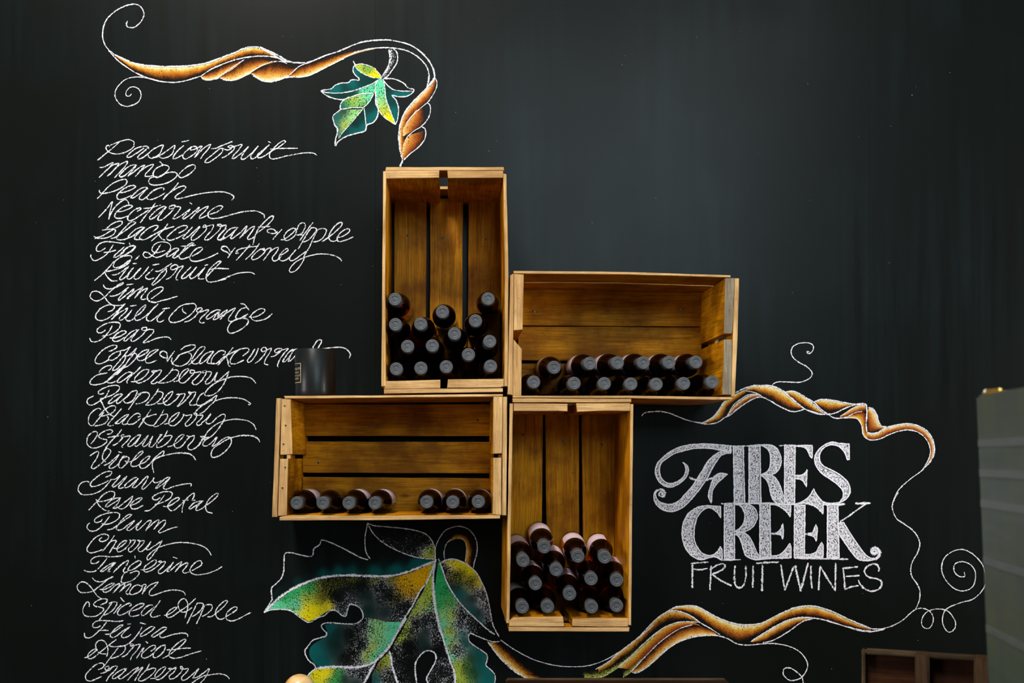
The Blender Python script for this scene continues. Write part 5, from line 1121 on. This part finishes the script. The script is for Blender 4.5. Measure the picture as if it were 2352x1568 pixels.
# ---------------------------------------------------------------- ledge with things cut by the lower edge of the frame
ZL = 0.78
bm = bmesh.new(); boxbm(bm, (-1.6, -0.70, ZL-0.04), (0.995, -0.02, ZL))
for x in (-1.5, -0.4, 0.9):
    boxbm(bm, (x-0.04, -0.66, 0.0), (x+0.04, -0.58, ZL-0.04)); boxbm(bm, (x-0.04, -0.12, 0.0), (x+0.04, -0.04, ZL-0.04))
tag(obj('ledge', bm, DKW[0]), 'dark wooden ledge under the chalkboard, below the frame', kind='structure')
def lbox(root, name, lo, hi, mats, label=None, rot=None):
    bm = bmesh.new(); boxbm(bm, lo, hi)
    bmesh.ops.bevel(bm, geom=bm.edges[:], offset=0.0025, segments=2, affect='EDGES')
    o = obj(name, bm, mats, root)
    if label: o['label'] = label
    return o
# old wooden tray standing upright at the lower right
xl, xr, zt = P(1979, 0, -0.50).x, P(2252, 0, -0.574).x, P(0, 1493, -0.50).z
ang = math.atan2(-0.074, xr-xl); W = math.hypot(xr-xl, 0.074)
ch = empty('wooden_tray', (xl, -0.50, ZL), 'dark old wooden tray standing upright with two vertical battens beside the fridge', 'tray')
ch.rotation_euler = (0, 0, ang); h = zt-ZL; DP = 0.032
lbox(ch, 'side_rim', (0, 0, 0), (0.006, DP, h), [DKE]); lbox(ch, 'side_rim', (W-0.006, 0, 0), (W, DP, h), [DKW[2]])
lbox(ch, 'top_rim', (0.006, 0, h-0.007), (W-0.006, DP, h), [DKE]); lbox(ch, 'bottom_rim', (0.006, 0, 0), (W-0.006, DP, 0.01), [DKW[0]])
lbox(ch, 'back_panel', (0.006, DP-0.008, 0.01), (W-0.006, DP-0.001, h-0.007), [wood('red_brown_panel', (0.010, 0.003, 0.001), (0.034, 0.010, 0.003), (0.055, 0.018, 0.005), 0, 0.6)])
strap = [wood('strap_wood', (0.015, 0.008, 0.004), (0.05, 0.028, 0.013), (0.08, 0.045, 0.021), 2, 0.7)]
for px in (2105, 2219):
    x = (P(px, 0, -0.54).x-xl)/math.cos(ang)
    lbox(ch, 'upright_batten', (x, -0.005, 0.0), (x+0.024, DP-0.009, h+0.002), strap)
# long low box below the tall crate: only the back of its lid reaches into the frame
YBK = -0.35
xl, xr, zt = P(1164, 0, YBK).x, P(1662, 0, YBK).x, P(0, 1556, YBK).z
bx = empty('wooden_box', (xl, YBK-0.2, ZL), 'long dark brown wooden box, only its top edge showing under the lowest crate', 'box')
W, h = xr-xl, zt-ZL
lbox(bx, 'front_panel', (0, 0, 0), (W, 0.012, h-0.012), [DKW[0]])
lbox(bx, 'side_panel', (0, 0.012, 0), (0.012, 0.188, h-0.012), [DKW[1]]); lbox(bx, 'side_panel', (W-0.012, 0.012, 0), (W, 0.188, h-0.012), [DKW[1]])
lbox(bx, 'back_panel', (0, 0.188, 0), (W, 0.2, h-0.012), [DKW[0]]); lbox(bx, 'bottom_panel', (0.012, 0.012, 0), (W-0.012, 0.188, 0.01), [DKW[0]])
lbox(bx, 'lid', (-0.002, -0.002, h-0.012), (W+0.002, 0.182, h-0.0005), [DKW[0]])
lbox(bx, 'lid_edging', (-0.002, 0.1825, h-0.012), (W+0.002, 0.2, h), [DKE])
# turned wooden finial at the lower left
c = P(688, 1548, -0.38); kb = empty('wooden_finial', (c.x, -0.38, ZL), 'pale varnished wooden ball finial poking up at the bottom edge under the big leaf', 'finial')
bm = bmesh.new(); r = 0.031; zc = c.z-ZL-r
prof = [(0, 0), (0.04, 0), (0.042, 0.008), (0.03, 0.018), (0.014, 0.03), (0.011, 0.06), (0.016, 0.09), (0.011, zc-r-0.01), (0.016, zc-r*0.9)]
prof += [(r*math.cos(a), zc+r*math.sin(a)) for a in [math.radians(x) for x in range(-55, 90, 12)]]+[(0, zc+r)]
lathe(bm, prof, 36)
t = NT('varnished_wood'); v = t.mapping((14, 14, 60)); n = t.noise(v, 1.0, 3, 0.5)
t.link(t.mix(t.rng(n, 0.4, 0.6), (0.72, 0.48, 0.22), (0.50, 0.22, 0.04)), t.b.inputs['Base Color']); t.set(Roughness=0.3)
obj('turned_body', bm, t.m, kb)

# ---------------------------------------------------------------- fridge at the right edge
A = Vector((P(2241, 0, -0.80).x, -0.80)); B = Vector((P(2352, 0, -1.017).x, -1.017))
zt = P(0, 908, -0.80).z
d = (B-A).normalized(); nrm = Vector((d.y, -d.x))
if nrm.x > 0: nrm = -nrm
fr = empty('fridge', (A.x, A.y, 0), 'grey-green metal fridge with faint horizontal painted-in reflection bands cut by the right edge of the frame', 'fridge')
def fb_(name, s0, s1, z0, z1, t0, t1, mat, lean=0.042, bev=0.004):
    bm = bmesh.new(); vs = []
    for s_ in (s0, s1):
        for t_ in (t0, t1):
            for z in (z0, z1):
                q = d*s_ - nrm*t_
                vs.append(bm.verts.new((q.x + (zt-z)*lean*1.0, q.y, z)))
    for qd in ((0,1,3,2),(4,6,7,5),(0,4,5,1),(2,3,7,6),(0,2,6,4),(1,5,7,3)): bm.faces.new([vs[i] for i in qd])
    bmesh.ops.recalc_face_normals(bm, faces=bm.faces[:])
    bmesh.ops.bevel(bm, geom=bm.edges[:], offset=bev, segments=2, affect='EDGES')
    return obj(name, bm, mat, fr)
t = NT('brushed_panel'); n = t.noise(t.mapping((9, 9, 3)), 1.0, 3, 0.55); n2 = t.noise(t.mapping((3, 3, 40)), 1.0, 2, 0.5)
t.link(t.mix(t.rng(n, 0.4, 0.62), (0.070, 0.092, 0.088), (0.085, 0.115, 0.080)), t.b.inputs['Base Color'])
t.link(t.rng(n2, 0.3, 0.7, 0.34, 0.5), t.b.inputs['Roughness']); t.set(Metallic=0.35)
MF = t.m
fb_('cabinet', 0, 0.62, 0.02, zt, 0, 0.55, MF)
reflection_band = plain('reflection_band_tint', (0.115, 0.140, 0.135), 0.4, 0.35)  # thin strips, coloured paler to stand in for bands of reflected light
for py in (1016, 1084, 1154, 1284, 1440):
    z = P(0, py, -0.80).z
    fb_('reflection_band', 0.004, 0.61, z-0.007, z+0.005, -0.0008, 0.001, reflection_band, bev=0.0004)
fb_('foot', 0.03, 0.07, 0.0, 0.022, 0.03, 0.07, M_NAIL); fb_('foot', 0.5, 0.56, 0.0, 0.022, 0.03, 0.07, M_NAIL)
# small brass clip lying on the fridge
q = A+d*0.035-nrm*0.012
cl = empty('brass_clip', (q.x, q.y, zt), 'small gold clip with a bright pearl end lying on top of the fridge', 'clip')
bm = bmesh.new(); boxbm(bm, (-0.003, -0.05, 0), (0.005, 0.018, 0.004)); boxbm(bm, (-0.002, -0.02, 0.004), (0.004, 0.012, 0.008))
bmesh.ops.rotate(bm, verts=bm.verts[:], cent=(0, 0, 0), matrix=Matrix.Rotation(math.atan2(-d.x, d.y)*-1+math.pi, 3, 'Z'))
bmesh.ops.bevel(bm, geom=bm.edges[:], offset=0.001, segments=2, affect='EDGES')
obj('bar', bm, plain('brass', (0.62, 0.47, 0.12), 0.3, 0.9), cl)
bm = bmesh.new(); bmesh.ops.create_uvsphere(bm, u_segments=16, v_segments=10, radius=0.0045)
for f in bm.faces: f.smooth = True
q2 = -d*0.022
o = obj('pearl', bm, plain('pearl_white', (0.85, 0.85, 0.8), 0.2), cl); o.location = (q2.x, q2.y, 0.0046)
